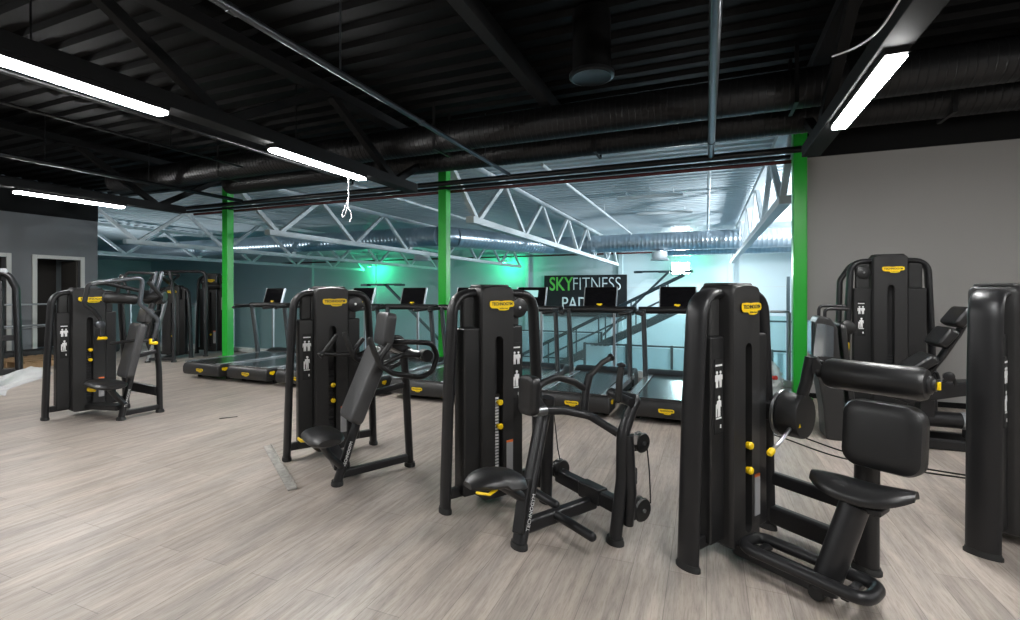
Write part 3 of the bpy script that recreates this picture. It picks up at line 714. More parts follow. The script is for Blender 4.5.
# ---- machine N: lower back machine, nearest on the right
A_N = (-.092, 2.763)
def lower_back():
    r = mroot('back_extension_machine', 'black back extension machine nearest on the right, with horizontal roller pad and foot loop', A_N, 57, 'selector machines in the front row')
    tower(r, cap=(.25, .54), lean=.085, legw=.064, pulley=None, slotz=(.16, 1.16), pins=(.615, .475))
    # cam disc on the right leg
    d = MB().lathe(Lc(.75, .135, .753), Lc(0, 1, 0), [(0, .115), (.01, .128), (.11, .130), (.125, .124), (.128, .02)], 40).build('cam_disc', 'panel', r)
    MB().lathe(Lc(.75, .118, .753), Lc(0, 1, 0), [(0, .10), (0, .137), (.012, .139), (.018, .137), (.018, .11)], 40).build('cam_rim', 'steel', d)
    MB().bar(Lc(.77, -.02, .753), Lc(.75, .14, .753), .09, .12).build('cam_bracket', 'frame', r, .02)
    q = tubep(r, 'adjuster_lever', 'steel', [(.70, .22, .72), (.52, .235, .655), (.41, .24, .62)], .011, round_end=True)
    MB().lathe(Lc(.405, .24, .618), Lc(-.11, .005, -.035), [(-.01, .014), (.0, .018), (.03, .018), (.04, .010)], 14).build('lever_knob', 'yellow', q)
    tri = MB().prism([(0, 0), (.026, .0), (.013, .024)], lambda a, b: Lc(.655 + a, .2636, .705 + b), lambda a, b: Lc(.655 + a, .2646, .705 + b)).build('warning_mark', 'yellow', d)
    # swinging arm
    MB().tube(fillet(pts([(.76, .215, .80), (.775, .25, .95), (.79, .27, 1.10)]), .1), .03, .042, Lc(0, 1, 0)).build('swing_arm', 'frame', r)
    mb = MB().bar(Lc(.79, .27, 1.09), Lc(.80, .31, 1.02), .06, .07).bar(Lc(.795, .25, 1.075), Lc(.80, .33, 1.06), .03, .05).cyl(Lc(.80, .30, 1.02), Lc(.80, .36, 1.02), .035)
    mb.build('roller_bracket', 'frame', r, .008)
    ro = MB().lathe(Lc(.80, .345, 1.02), Lc(0, 1, 0), [(0, .05), (.006, .074), (.03, .084), (.43, .084), (.454, .074), (.46, .05)], 36).build('roller_pad', 'pad', r)
    for t0, sgn in ((.345, -1), (.805, 1)):
        MB().lathe(Lc(.80, t0, 1.02), Lc(0, sgn, 0), [(-.004, .048), (.012, .046), (.018, .03), (.03, .028), (.034, .01)], 24).build('roller_end_cap', 'frame', ro)
    MB().bar(Lc(.80, .835, 1.02), Lc(.80, .85, 1.02), .02, .04).build('roller_clip', 'yellow', ro, .004)
    # rails from the right leg to the rear post
    MB().bar(Lc(.80, .03, .325), Lc(.765, .53, .325), .05, .08).build('upper_rail', 'frame', r, .015)
    MB().bar(Lc(.80, .03, .10), Lc(.765, .53, .10), .06, .12).build('lower_rail', 'frame', r, .02)
    p = MB().tube(pts([(.755, .558, .02), (.745, .56, .40), (.73, .57, .66)]), .045, .058, Lc(1, 0, 0), 18).build('rear_post', 'frame', r)
    footp(p, .755, .558, .05, .066)
    # backrest and its carrier
    MB().bar(Lc(.735, .58, .60), Lc(.69, .66, .72), .10, .10).build('pad_carrier', 'frame', r, .015)
    pad_mb(Lc(.635, .67, .762), Lc(0, 1, 0), Lc(.12, 0, 1), .34, .335, .12, .075).build('backrest', 'pad', r)
    # seat: saddle shape
    mb = MB(); rings = []
    N = 17
    for i in range(N):
        u = -1 + 2 * i / (N - 1); t = .64 + .215 * u
        hw = .115 * (1 - abs(u) ** 3.2 * .72); th = .040 * (1 - abs(u) ** 3 * .62)
        zc = .528 + (.024 if u < 0 else .052) * u * u
        ring = []
        for j in range(18):
            a = 2 * math.pi * j / 18; x, y = math.cos(a), math.sin(a)
            x = math.copysign(abs(x) ** .75, x); y = math.copysign(abs(y) ** .75, y)
            ring.append(Lc(.44 + hw * x, t, zc + th * y - .022 * x * x))
        rings.append(ring)
    mb.ring_loft(rings).build('seat', 'pad', r)
    MB().bar(Lc(.44, .57, .462), Lc(.44, .74, .462), .12, .03).build('seat_bracket', 'frame', r, .008)
    sp_ = MB().tube(pts([(.30, .535, .05), (.345, .585, .26), (.40, .63, .465)]), .062, .062, Lc(0, 1, 0), 22).build('seat_post', 'frame', r)
    MB().bar(Lc(.32, .08, .065), Lc(.31, .56, .065), .09, .08).build('base_beam', 'frame', r, .02)
    MB().cyl(Lc(.25, .52, .04), Lc(.36, .52, .04), .036).build('beam_end_cap', 'rubber', r, .006)
    lp = [(.205, .175, .135), (.205, .745, .135), (.385, .745, .135), (.385, .175, .135)]
    MB().tube(fillet(pts(lp), .07, 7, True), .029, closed=True).build('foot_loop', 'frame', r)
    for t in (.24, .66): MB().bar(Lc(.20, t, .11), Lc(.385, t, .11), .04, .035).build('loop_crossbar', 'frame', r, .01)
    return r
lower_back()

# ---- machine D: seated row
A_D = (-1.629, 2.853)
def seated_row():
    r = mroot('seated_row_machine', 'black seated row machine in the middle of the front row, with two upright hand grips', A_D, 57, 'selector machines in the front row')
    tower(r, cap=(.22, .50), placard='R', silver=True, pulley='R', legw=.055, pins=(.712, .545))
    # A-shaped stand
    f1 = MB().tube(pts([(.145, .647, .02), (.28, .585, .36), (.44, .51, .73)]), .055, .036, Lc(0, 1, 0), 18).build('front_post', 'frame', r); footp(f1, .145, .647, .04, .06)
    # side graphics of white lettering on the front post
    f3 = MB().tube(pts([(.654, .267, .02), (.64, .30, .40), (.60, .36, .76)]), .05, .034, Lc(0, 1, 0), 18).build('rear_post', 'frame', r); footp(f3, .654, .267, .038, .056)
    X = Vector((.36, .0, .93)).normalized()
    lettering('TECHNOGYM', .030, 'label_white', f1, face_T(Lc(.203, .685, .20), (Lc(.295, -.137, .71)), Lc(-.9, -.2, .38)), name='post_lettering', ext=.001, width=.20)
    MB().bar(Lc(.17, .63, .10), Lc(.78, .62, .10), .07, .08).build('base_beam', 'frame', r, .018)
    MB().bar(Lc(.79, .24, .16), Lc(.745, .98, .16), .075, .095).build('cross_beam', 'frame', r, .015)
    MB().bar(Lc(.765, .52, .165), Lc(.757, .72, .165), .085, .105).build('beam_sleeve', 'panel', r, .01)
    f2 = MB().tube(fillet(pts([(.635, .934, .02), (.70, .93, .36), (.715, .92, .62), (.80, .92, .78), (.83, .92, .815), (.81, .74, .83)]), [0, .3, .2, .1, .07, 0], 6), .040, .034, Lc(0, 1, 0), 16).build('curved_post', 'frame', r)
    footp(f2, .635, .934, .042, .056)
    MB().tube(pts([(.715, .965, .10), (.715, .99, .3), (.735, .95, .62)]), .03, .03, None, 14).build('guide_post', 'frame', r)
    for s, t, z, rr in ((.86, .93, .555, .062), (.83, .955, .16, .072), (.80, .25, .20, .07)):
        q = MB().lathe(Lc(s, t - .03, z), Lc(0, 1, 0), [(0, rr * .9), (.01, rr), (.02, rr * .86), (.04, rr * .86), (.05, rr), (.06, rr * .9), (.062, .012)], 32).build('pulley_wheel', 'panel', r)
        MB().cyl(Lc(s, t - .036, z), Lc(s, t + .04, z), .012, seg=12).build('wheel_bolt', 'steel', q)
    MB().bar(Lc(.76, .95, .60), Lc(.86, .93, .56), .03, .06).build('pulley_bracket', 'steel', r, .005)
    MB().bar(Lc(.76, .96, .34), Lc(.80, .93, .40), .05, .09).build('stop_block', 'frame', r, .01)
    MB().tube(pts([(.92, .93, .555), (.925, .95, .36), (.917, .965, .175)]), .004, seg=8).build('pulley_cable', 'black_cable', r)
    MB().tube(pts([(.70, .30, .62), (.76, .27, .36), (.80, .25, .26)]), .004, seg=8).build('pulley_cable', 'black_cable', r)
    # push bar across, from the chest pad to the curved post
    MB().tube(fillet(pts([(.36, .60, .750), (.52, .62, .735), (.64, .72, .705), (.72, .88, .62)]), .12), .026, .024, Lc(0, 0, 1)).build('cross_tube', 'frame', r)
    MB().cyl(Lc(.29, .60, .752), Lc(.38, .60, .750), .029).build('tube_collar', 'steel', r, .003)
    # chest pad
    pad_mb(Lc(.255, .60, .86), Lc(0, -1, 0), Lc(.05, 0, 1), .15, .235, .07, .045).build('chest_pad', 'pad', r)
    MB().bar(Lc(.30, .60, .83), Lc(.42, .54, .72), .05, .05).build('pad_stem', 'frame', r, .01)
    # arms and grips
    MB().tube(fillet(pts([(.40, .46, .80), (.45, .45, .88), (.60, .45, .912), (.76, .45, .86), (.86, .45, .80)]), .12), .024).build('upper_arm', 'frame', r)
    MB().tube(pts([(.83, .47, .66), (.86, .455, .80), (.90, .45, .90)]), .024, .03, Lc(0, 1, 0)).build('grip_post', 'frame', r)
    for nm, l in (('hand_grip', [(.895, .45, .885), (1.02, .455, .975), (1.10, .46, 1.005)]), ('hand_grip', [(.70, .90, .83), (.705, .905, .95), (.715, .91, 1.035)])):
        g = MB().tube(pts(l), .020, round_end=True).build(nm, 'rubber', r)
        e = Vector(Lc(*l[-1])); d = (e - Lc(*l[-2])).normalized()
        MB().lathe(e - d * .006, d, [(0, .020), (.004, .028), (.016, .028), (.02, .02)], 18).build('grip_end', 'frame', g)
    MB().tube(pts([(.82, .72, .825), (.76, .86, .83), (.74, .97, .82)]), .028).build('grip_crossbar', 'frame', r)
    # seat
    MB().tube(pts([(.13, .66, .31), (.05, .67, .37), (-.02, .68, .42)]), .055, .03, Lc(0, 1, 0)).build('seat_arm', 'frame', r)
    MB().bar(Lc(.15, .65, .08), Lc(.24, .60, .36), .07, .10).build('seat_slide', 'panel', r, .01)
    rings = []
    for i in range(15):
        u = -1 + 2 * i / 14; s = -.055 + .17 * u
        hw = (.165 if u > -.2 else .165) * (1 - .42 * (1 - u) / 2) * (1 - abs(u) ** 4 * .55); th = .038 * (1 - abs(u) ** 3 * .6)
        rings.append([Lc(s, .69 + hw * math.copysign(abs(math.cos(a)) ** .7, math.cos(a)), .468 - .02 * (u + .3) ** 2 + th * math.sin(a) - .03 * math.cos(a) ** 2 * (.3 + .7 * (u > 0))) for a in [2 * math.pi * j / 18 for j in range(18)]])
    MB().ring_loft(rings).build('seat', 'pad', r)
    MB().tube(pts([(-.09, .76, .425), (-.16, .80, .43), (-.23, .80, .455)]), .007, .012, Lc(0, 0, 1), round_end=True).build('seat_lever', 'yellow', r)
    for l in ([(.42, .66, .115), (.42, .80, .115), (.42, .96, .11)], [(.46, .60, .15), (.44, .46, .17), (.40, .34, .20)]):
        MB().tube(pts(l), .027, round_end=True).build('foot_peg', 'frame', r)
    return r
seated_row()

# ---- machine E: chest press
A_E = (-3.42, 3.205)
def chest_press():
    r = mroot('chest_press_machine', 'black chest press machine left of the middle green column, with tall grey backrest', A_E, 58, 'selector machines in the front row')
    tower(r, W=.78, cap=(.21, .51), placard='L', pulley='R', legw=.052, pins=(.64, .50), badge_w=.215)
    f1 = MB().tube(pts([(.198, .812, .02), (.36, .81, .48), (.56, .81, .98), (.62, .81, 1.16)]), .045, .032, Lc(0, 1, 0), 16).build('inclined_post', 'frame', r); footp(f1, .198, .812, .042, .055)
    lettering('TECHNOGYM', .032, 'label_white', f1, face_T(Lc(.265, .860, .235), Lc(.3, 0, .95), Lc(-.95, 0, .3)), name='post_lettering', ext=.001, width=.19)
    f2 = MB().tube(pts([(.823, .753, .02), (.80, .75, .5), (.77, .76, .95)]), .045, .030, Lc(0, 1, 0), 16).build('rear_post', 'frame', r); footp(f2, .823, .753, .04, .055)
    MB().bar(Lc(.20, .81, .075), Lc(.82, .755, .075), .05, .065).build('base_beam', 'frame', r, .014)
    MB().bar(Lc(.34, .08, .10), Lc(.24, .80, .13), .12, .06).build('floor_beam', 'frame', r, .014)
    MB().bar(Lc(.44, .80, .66), Lc(.79, .755, .70), .045, .05).build('mid_brace', 'frame', r, .012)
    back = Vector(Lc(.32, 0, .75)).normalized()
    pad_mb(Lc(.40, .85, .765), Lc(0, 1, 0), back, .31, .60, .10, .045).build('backrest', 'pad_grey', r)
    pad_mb(Lc(.565, .85, 1.185), Lc(0, 1, 0), Vector(Lc(.14, 0, .95)), .24, .26, .085, .04).build('head_pad', 'pad_grey', r)
    MB().bar(Lc(.42, .82, .60), Lc(.63, .82, 1.22), .09, .03, Lc(1, 0, 0)).build('pad_carrier', 'frame', r, .008)
    # seat
    s_ = MB(); rings = []
    for i in range(13):
        u = -1 + 2 * i / 12; hw = .135 * (1 - abs(u) ** 4 * .4); th = .055 * (1 - abs(u) ** 4 * .55)
        rings.append([Lc(.085 + hw * math.cos(a) , .83 + .20 * u, .395 + th * math.sin(a)) for a in [2 * math.pi * j / 18 for j in range(18)]])
    s_.ring_loft(rings).build('seat', 'pad', r)
    MB().tube(pts([(.22, .82, .15), (.13, .83, .25), (.07, .84, .355)]), .06, .028, Lc(0, 1, 0)).build('seat_arm', 'frame', r)
    MB().tube(pts([(.03, .70, .345), (-.02, .62, .33), (-.03, .57, .335)]), .007, .014, Lc(1, 0, 0), round_end=True).build('seat_lever', 'yellow', r)
    # press arms, one on each side
    for t, sg_ in ((1.12, 1), (.52, -1)):
        l = [(.50, t * 1, 1.085), (.42, t, .985), (.425, t, .93), (.52, t, .865), (.75, t, .81), (.85, t, .85), (.895, t, .97), (.85, t, 1.07), (.76, t, 1.085), (.66, t - .12 * sg_, 1.085), (.62, .82 + .08 * sg_, 1.08)]
        MB().tube(fillet(pts(l), [0, .05, .05, .1, .1, .08, .08, .08, .08, .08, 0], 6), .021).build('press_arm', 'frame', r)
        g = MB().tube(pts([(.345, t, 1.13), (.375, t, 1.04), (.42, t, .94)]), .022, round_end=True).build('hand_grip', 'rubber', r)
        MB().cyl(Lc(.79, t - .04, .98), Lc(.79, t + .04, .98), .05).build('pivot_hub', 'panel', r, .008)
        MB().tube(pts([(.42, t, .93), (.60, t, 1.0), (.80, t, .98)]), .020).build('arm_link', 'frame', r)
    MB().cyl(Lc(.77, .50, .98), Lc(.77, 1.14, .98), .032).build('pivot_shaft', 'steel', r, .004)
    MB().bar(Lc(.60, .82, 1.08), Lc(.78, .80, .98), .10, .07).build('arm_bracket', 'frame', r, .01)
    # grip arm reaching in front of the tower
    MB().tube(fillet(pts([(.20, .40, .965), (.32, .42, .95), (.60, .50, .94)]), .05), .018).build('inner_arm', 'frame', r)
    q = MB().tube(pts([(.20, .40, .965), (.26, .40, 1.04), (.31, .40, 1.11)]), .018, round_end=True).build('hand_grip', 'rubber', r)
    MB().lathe(Lc(.185, .40, .955), Lc(-.7, 0, -.5), [(-.03, .02), (0, .03), (.012, .03), (.016, .02)], 18).build('grip_end', 'frame', q)
    return r
chest_press()

# ---- machine F: pectoral machine at left
A_F = (-7.085, 3.16)
def pectoral():
    r = mroot('pectoral_machine', 'black pectoral machine at left in front of the grey doorway, with bent overhead arms', A_F, 80, 'selector machines in the front row')
    tower(r, W=.78, cap=(.21, .54), placard='L', pulley=None, legw=.06, pins=(.78, .66), badge_w=.265)
    f1 = MB().tube(pts([(.469, .742, .02), (.56, .735, .45), (.70, .72, 1.05), (.80, .71, 1.34)]), .042, .032, Lc(0, 1, 0), 16).build('inclined_post', 'frame', r); footp(f1, .469, .742, .042, .055)
    lettering('TECHNOGYM', .034, 'label_white', f1, face_T(Lc(.515, .79, .25), Lc(.2, 0, .95), Lc(-.95, 0, .2)), name='post_lettering', ext=.001, width=.20)
    f2 = MB().tube(pts([(.881, .697, .02), (.87, .70, .5), (.83, .70, 1.10)]), .042, .030, Lc(0, 1, 0), 16).build('rear_post', 'frame', r); footp(f2, .881, .697, .042, .05)
    MB().bar(Lc(.47, .74, .07), Lc(.88, .70, .07), .05, .06).build('base_beam', 'frame', r, .012)
    MB().bar(Lc(.78, .02, .28), Lc(.87, .66, .26), .06, .12).build('rear_beam', 'frame', r, .02)
    MB().bar(Lc(.62, .73, .72), Lc(.85, .70, .76), .05, .05).build('mid_brace', 'frame', r, .012)
    MB().bar(Lc(.40, .10, .10), Lc(.50, .72, .14), .16, .06).build('floor_beam', 'frame', r, .014)
    back = Vector(Lc(.22, 0, .95)).normalized()
    pad_mb(Lc(.57, .76, .80), Lc(0, 1, 0), back, .30, .64, .08, .045).build('backrest', 'pad_grey', r)
    pad_mb(Lc(.70, .76, 1.20), Lc(0, 1, 0), back, .24, .18, .07, .035).build('head_pad', 'pad_grey', r)
    s_ = MB(); rings = []
    for i in range(13):
        u = -1 + 2 * i / 12; hw = .15 * (1 - abs(u) ** 4 * .4); th = .05 * (1 - abs(u) ** 4 * .55)
        rings.append([Lc(.34 + hw * math.cos(a), .70 + .30 * u, .43 + th * math.sin(a)) for a in [2 * math.pi * j / 18 for j in range(18)]])
    s_.ring_loft(rings).build('seat', 'pad', r)
    MB().tube(pts([(.50, .74, .18), (.43, .73, .28), (.36, .72, .39)]), .065, .03, Lc(0, 1, 0)).build('seat_arm', 'frame', r)
    MB().tube(pts([(.32, .45, .345), (.30, .38, .335), (.29, .34, .34)]), .012, .024, Lc(1, 0, 0), round_end=True).build('seat_lever', 'yellow', r)
    # bent overhead arms
    MB().tube(fillet(pts([(.72, .93, .94), (.735, .95, 1.02), (.765, .95, 1.15), (.67, .95, 1.25), (.575, .95, 1.34), (.61, .95, 1.655), (.30, .95, 1.60)]), .07, 7), .024).build('overhead_arm', 'pipe_grey', r)
    MB().tube(fillet(pts([(.367, .45, 1.17), (.30, .45, 1.27), (.22, .45, 1.34), (.26, .45, 1.57), (.42, .45, 1.585), (.73, .50, 1.50), (.86, .66, 1.44)]), .06, 7), .024).build('overhead_arm', 'frame', r)
    MB().tube(pts([(.30, .95, 1.60), (.20, .93, 1.585), (.16, .90, 1.56)]), .022).build('arm_tip', 'pipe_grey', r)
    MB().tube(fillet(pts([(.80, .70, 1.34), (.82, .90, 1.42), (.66, .95, 1.60)]), .06), .024).build('arm_link', 'frame', r)
    MB().lathe(Lc(.34, .60, 1.42), Lc(.31, .10, -.03), [(0, .03), (.005, .05), (.02, .062), (.30, .062), (.32, .05), (.325, .03)], 26).build('arm_roller', 'pad', r)
    MB().lathe(Lc(.76, .60, 1.415), Lc(.17, .2, -.0), [(0, .04), (.005, .07), (.02, .085), (.20, .085), (.22, .07), (.225, .04)], 26).build('arm_roller', 'pad', r)
    for ds in (0, .06):
        MB().tube(pts([(.78 + ds, .70, 1.46), (.82 + ds, .70, 1.62), (.84 + ds, .70, 1.72)]), .020, round_end=True).build('vertical_grip', 'pipe_grey', r)
    MB().tube(pts([(.62, .2, 1.46), (.63, .22, 1.58), (.65, .24, 1.68)]), .022, round_end=True).build('rear_horn', 'frame', r)
    for l, nm in (([(.69, .94, .92), (.675, .965, .885), (.735, .965, .88)], 'lever_grip'), ([(.36, .47, .955), (.33, .49, .94), (.41, .49, .94)], 'lever_grip')):
        MB().tube(pts(l), .017, .022, round_end=True).build(nm, 'yellow', r)
    MB().tube(pts([(.367, .45, 1.17), (.37, .46, 1.06), (.365, .47, .95)]), .020).build('grip_stem', 'frame', r)
    MB().tube(pts([(.72, .93, .94), (.70, .95, .90), (.69, .95, .86)]), .022).build('grip_stem', 'frame', r)
    MB().lathe(Lc(.365, .45, 1.10), Lc(0, 1, 0), [(-.04, .03), (-.03, .045), (.03, .045), (.04, .03)], 20).build('arm_joint', 'pipe_grey', r)
    MB().tube(pts([(.42, .60, .88), (.56, .86, .92), (.70, .93, .90)]), .016).build('foot_lever', 'frame', r)
    return r
pectoral()

# ---- machine R: tower cut by the right edge
r = mroot('selector_machine', 'black weight tower machine cut off by the right edge of view', (1.437, 3.515), 57, 'selector machines in the front row')
tower(r, placard='L', legw=.076, pulley=None)
MB().bar(Lc(.42, .08, .08), Lc(.42, .85, .08), .09, .09).build('base_beam', 'frame', r, .02)
p = MB().tube(pts([(.42, .80, .06), (.43, .74, .25), (.44, .66, .44)]), .06).build('seat_post', 'frame', r)
pad_mb(Lc(.44, .62, .47), Lc(1, 0, 0), Lc(0, -1, 0), .34, .38, .07, .06).build('seat', 'pad', r)
footp(r, .42, .85, .07, .05)

# ---- machine C: leg press by the right wall
A_C = (1.51, 6.78)
def leg_press():
    r = mroot('leg_press_machine', 'tall black leg press machine against the grey right wall, with three stacked back cushions', A_C, 0)
    tower(r, W=.84, H=1.90, cap=(.25, .58), placard='L', pulley='L', legw=.06, slotz=(.60 / 1.25, 1.22), pins=(), badge_w=.21, side=(.17, .17), side_top=1.22, label_grey=False)
    # second arch behind
    MB().tube(fillet(pts([(-.04, -.22, .02), (0, -.22, 1.62), (.12, -.22, 1.82), (.42, -.22, 1.86)]), .15), .05, .03, Lc(0, 1, 0)).build('rear_frame', 'frame', r)
    # foot plate assembly at left
    fp = MB().prism([(-.40, .0), (-.23, .0), (-.24, .45), (-.30, 1.12), (-.36, 1.22), (-.46, 1.24), (-.50, 1.16), (-.50, .85), (-.42, .3)], lambda s, z: Lc(s, .78, z), lambda s, z: Lc(s, 1.10, z)).build('foot_plate_housing', 'shroud', r, .025, 3)
    MB().prism([(.0, .0), (.0, .34), (.10, .34), (.10, .0)], lambda a, b: Lc(-.515 + .001 * a, .82 + a * 1.9, .84 + b), lambda a, b: Lc(-.505, .82 + a * 1.9, .84 + b)).build('kick_plate', 'mirror', r)
    k_ = MB().prism([(.06, .0), (.06, .30), (.16, .30), (.16, .0)], lambda a, b: Lc(-.50 + b * .10 - .01, 1.102, .88 + b - a * .3), lambda a, b: Lc(-.50 + b * .02 + a, 1.106, .88 + b - a * .3))
    k_.build('side_plate', 'mirror', r)
    pad_mb(Lc(-.215, .93, .72), Lc(0, 1, 0), Lc(-.10, 0, 1), .36, .90, .05, .06).build('foot_plate', 'panel', r)
    MB().tube(fillet(pts([(-.42, .86, 1.22), (-.42, .86, 1.335), (-.18, .86, 1.335)]), .05), .016).build('plate_handle', 'frame', r)
    MB().tube(fillet(pts([(-.40, 1.04, 1.22), (-.40, 1.04, 1.31), (-.20, 1.04, 1.31)]), .05), .016).build('plate_handle', 'frame', r)
    MB().lathe(Lc(-.12, .60, 1.10), Lc(0, 1, 0), [(0, .05), (.02, .075), (.06, .075), (.08, .05), (.082, .01)], 28).build('pivot_wheel', 'panel', r)
    MB().tube(pts([(-.12, .62, 1.1), (-.10, .5, .6), (.0, .4, .12)]), .03).build('pivot_post', 'frame', r)
    MB().bar(Lc(-.17, .84, .80), Lc(-.16, .84, .96), .03, .03).build('safety_lever', 'yellow', r, .006)
    # base rails
    for t in (.72, 1.04): MB().bar(Lc(-.35, t, .05), Lc(.98, t, .05), .07, .09).build('base_rail', 'frame', r, .012)
    MB().bar(Lc(.42, .05, .06), Lc(.42, 1.04, .06), .08, .08).build('base_crossbar', 'frame', r, .012)
    MB().tube(pts([(-.25, .92, .26), (.3, .92, .26), (.74, .92, .26)]), .075, seg=20).build('slide_tube', 'frame', r)
    MB().cyl(Lc(.72, .92, .26), Lc(.84, .92, .26), .083).build('slide_collar', 'silver', r, .008)
    MB().bar(Lc(.80, .92, .09), Lc(.80, .92, .30), .12, .10, Lc(1, 0, 0)).build('slide_stand', 'frame', r, .012)
    MB().bar(Lc(-.24, .92, .09), Lc(-.24, .92, .30), .12, .10, Lc(1, 0, 0)).build('slide_stand', 'frame', r, .012)
    # seat carriage
    MB().prism([(.12, .46), (.30, .40), (.95, .56), (1.0, .62), (.92, .66), (.62, .62), (.30, .66), (.18, .58)], lambda s, z: Lc(s, .80, z), lambda s, z: Lc(s, 1.00, z)).build('carriage', 'frame', r, .015)
    MB().bar(Lc(.45, .92, .26), Lc(.45, .92, .45), .14, .12, Lc(1, 0, 0)).build('carriage_stem', 'frame', r, .012)
    MB().tube(pts([(.24, .78, .53), (.5, .78, .60), (.93, .78, .60)]), .012).build('release_bar', 'steel', r)
    MB().tube(pts([(.10, .78, .505), (.17, .78, .52), (.24, .78, .535)]), .016, round_end=True).build('release_grip', 'yellow', r)
    bk = Vector(Lc(.56, 0, .83)).normalized()
    for s, z, h in ((.40, .79, .24), (.575, 1.05, .20), (.70, 1.245, .20)):
        pad_mb(Lc(s, .92, z), Lc(0, 1, 0), bk if z > 1 else Vector(Lc(.72, 0, .55)), .34, h, .085, .04).build('back_cushion' if z > 1 else 'seat_cushion', 'pad', r)
    MB().tube(pts([(.42, .92, .62), (.58, .92, .86), (.70, .92, 1.08), (.79, .92, 1.28)]), .05, .03, Lc(0, 1, 0)).build('back_frame', 'frame', r)
    for t in (.74, 1.10): MB().tube(fillet(pts([(.45, t, .60), (.60, t, .70), (.62, t, .62)]), .04), .016).build('seat_grip', 'frame', r)
    MB().lathe(Lc(.56, 1.10, .70), Lc(0, 1, 0), [(0, .04), (.03, .045), (.04, .02)], 22).build('grip_hub', 'frame', r)
    return r
leg_press()

# ---- machines at far left
r = mroot('cable_station', 'dark frame of a machine cut off by the left edge of view', (-11.80, 4.09), 65)
MB().tube(fillet(pts([(0, 0, .02), (.03, 0, 1.55), (.14, 0, 1.80), (.35, 0, 1.84), (.60, 0, 1.80), (.70, 0, 1.55), (.74, 0, .02)]), [0, .2, .15, .1, .15, .2, 0], 7), .11, .055, Lc(0, 1, 0)).build('arch_frame', 'frame', r)
MB().bar(Lc(.02, 0, .66), Lc(.72, 0, .66), .06, .10).build('crossbar', 'frame', r, .012)
MB().bar(Lc(.02, 0, .06), Lc(.72, 0, .06), .08, .10).build('base_crossbar', 'frame', r, .012)
MB().box(.20, .54, -.04, .16, .10, 1.70).build('shroud', 'shroud', r, .03, 3)
MB().box(.15, .60, -.10, .12, 1.80, 1.90).build('top_lid', 'silver', r, .03, 3)
footp(r, 0, 0, .055, .09); footp(r, .74, 0, .055, .09)

def far_press():
    r = mroot('shoulder_press_machine', 'dark press machine with overhead arch at the back left, beside the tall tower', (-11.45, 7.1), 25, 'dark machines at the back left')
    tower(r, W=.74, H=1.62, placard='L', pulley=None, icons=False, pins=(.5,), label_grey=False, badge_w=.2)
    p = MB().tube(pts([(.30, .75, .02), (.42, .70, .5), (.55, .66, 1.05), (.60, .64, 1.3)]), .05, .03, Lc(0, 1, 0)).build('inclined_post', 'silver', r); footp(p, .30, .75, .05, .05)
    MB().tube(pts([(.80, .70, .02), (.80, .70, .7), (.78, .66, 1.3), (.66, .6, 1.9)]), .035).build('rear_post', 'frame', r); footp(r, .80, .70, .05, .05)
    MB().bar(Lc(.30, .75, .07), Lc(.80, .70, .07), .05, .06).build('base_beam', 'frame', r, .01)
    MB().bar(Lc(.45, .06, .08), Lc(.55, .72, .08), .08, .06).build('floor_beam', 'frame', r, .01)
    pad_mb(Lc(.40, .70, .80), Lc(0, 1, 0), Lc(.22, 0, .95), .28, .6, .08, .04).build('backrest', 'pad', r)
    pad_mb(Lc(.25, .72, .47), Lc(0, 1, 0), Lc(1, 0, .05), .34, .32, .07, .05).build('seat', 'pad', r)
    MB().tube(pts([(.36, .72, .2), (.28, .72, .42)]), .04).build('seat_arm', 'frame', r)
    for t in (.25, 1.05):
        MB().tube(fillet(pts([(.70, .6, 1.7), (.66, t, 1.86), (.10, t, 1.88), (.02, t, 1.72), (.14, t, 1.45)]), .1), .028).build('overhead_arm', 'frame', r)
        MB().tube(pts([(.02, t, 1.76), (.0, t - .1, 1.74), (-.02, t - .2, 1.74)]), .03, round_end=True).build('hand_grip', 'rubber', r)
    MB().tube(fillet(pts([(-.1, -.2, .02), (-.1, -.2, 1.95), (.95, -.2, 1.95), (.95, -.2, .02)]), .14), .035).build('outer_frame', 'frame', r)
    footp(r, -.1, -.2, .05, .05); footp(r, .95, -.2, .05, .05)
    MB().tube(pts([(.4, .0, 1.62), (.42, .3, 1.72), (.5, .6, 1.80)]), .05).build('top_boom', 'frame', r)
    badge(r, Lc(.50, .70, 1.38), (1, 0, 0), (0, 0, 1), .16, .06, 'post_badge', False)
    return r
far_press()
r = mroot('cable_tower', 'tall dark cable tower at the back left, just left of the left green column', (-11.42, 8.0), 22, 'dark machines at the back left')
tower(r, W=.74, H=1.92, placard='R', pulley='L', icons=False, pins=(.46,), badge_w=.2, side=(.15, .15))
MB().lathe(Lc(.30, .14, 1.62), Lc(1, 0, 0), [(0, .05), (.02, .075), (.38, .075), (.40, .05)], 24).build('top_roller', 'pad', r)
for sx in (.32, .68): MB().bar(Lc(sx, .05, 1.62), Lc(sx, .15, 1.62), .03, .05).build('roller_bracket', 'frame', r, .006)
MB().box(.63, .67, -.075, -.068, 1.05, 1.35).build('side_decal', 'grey_label', r)

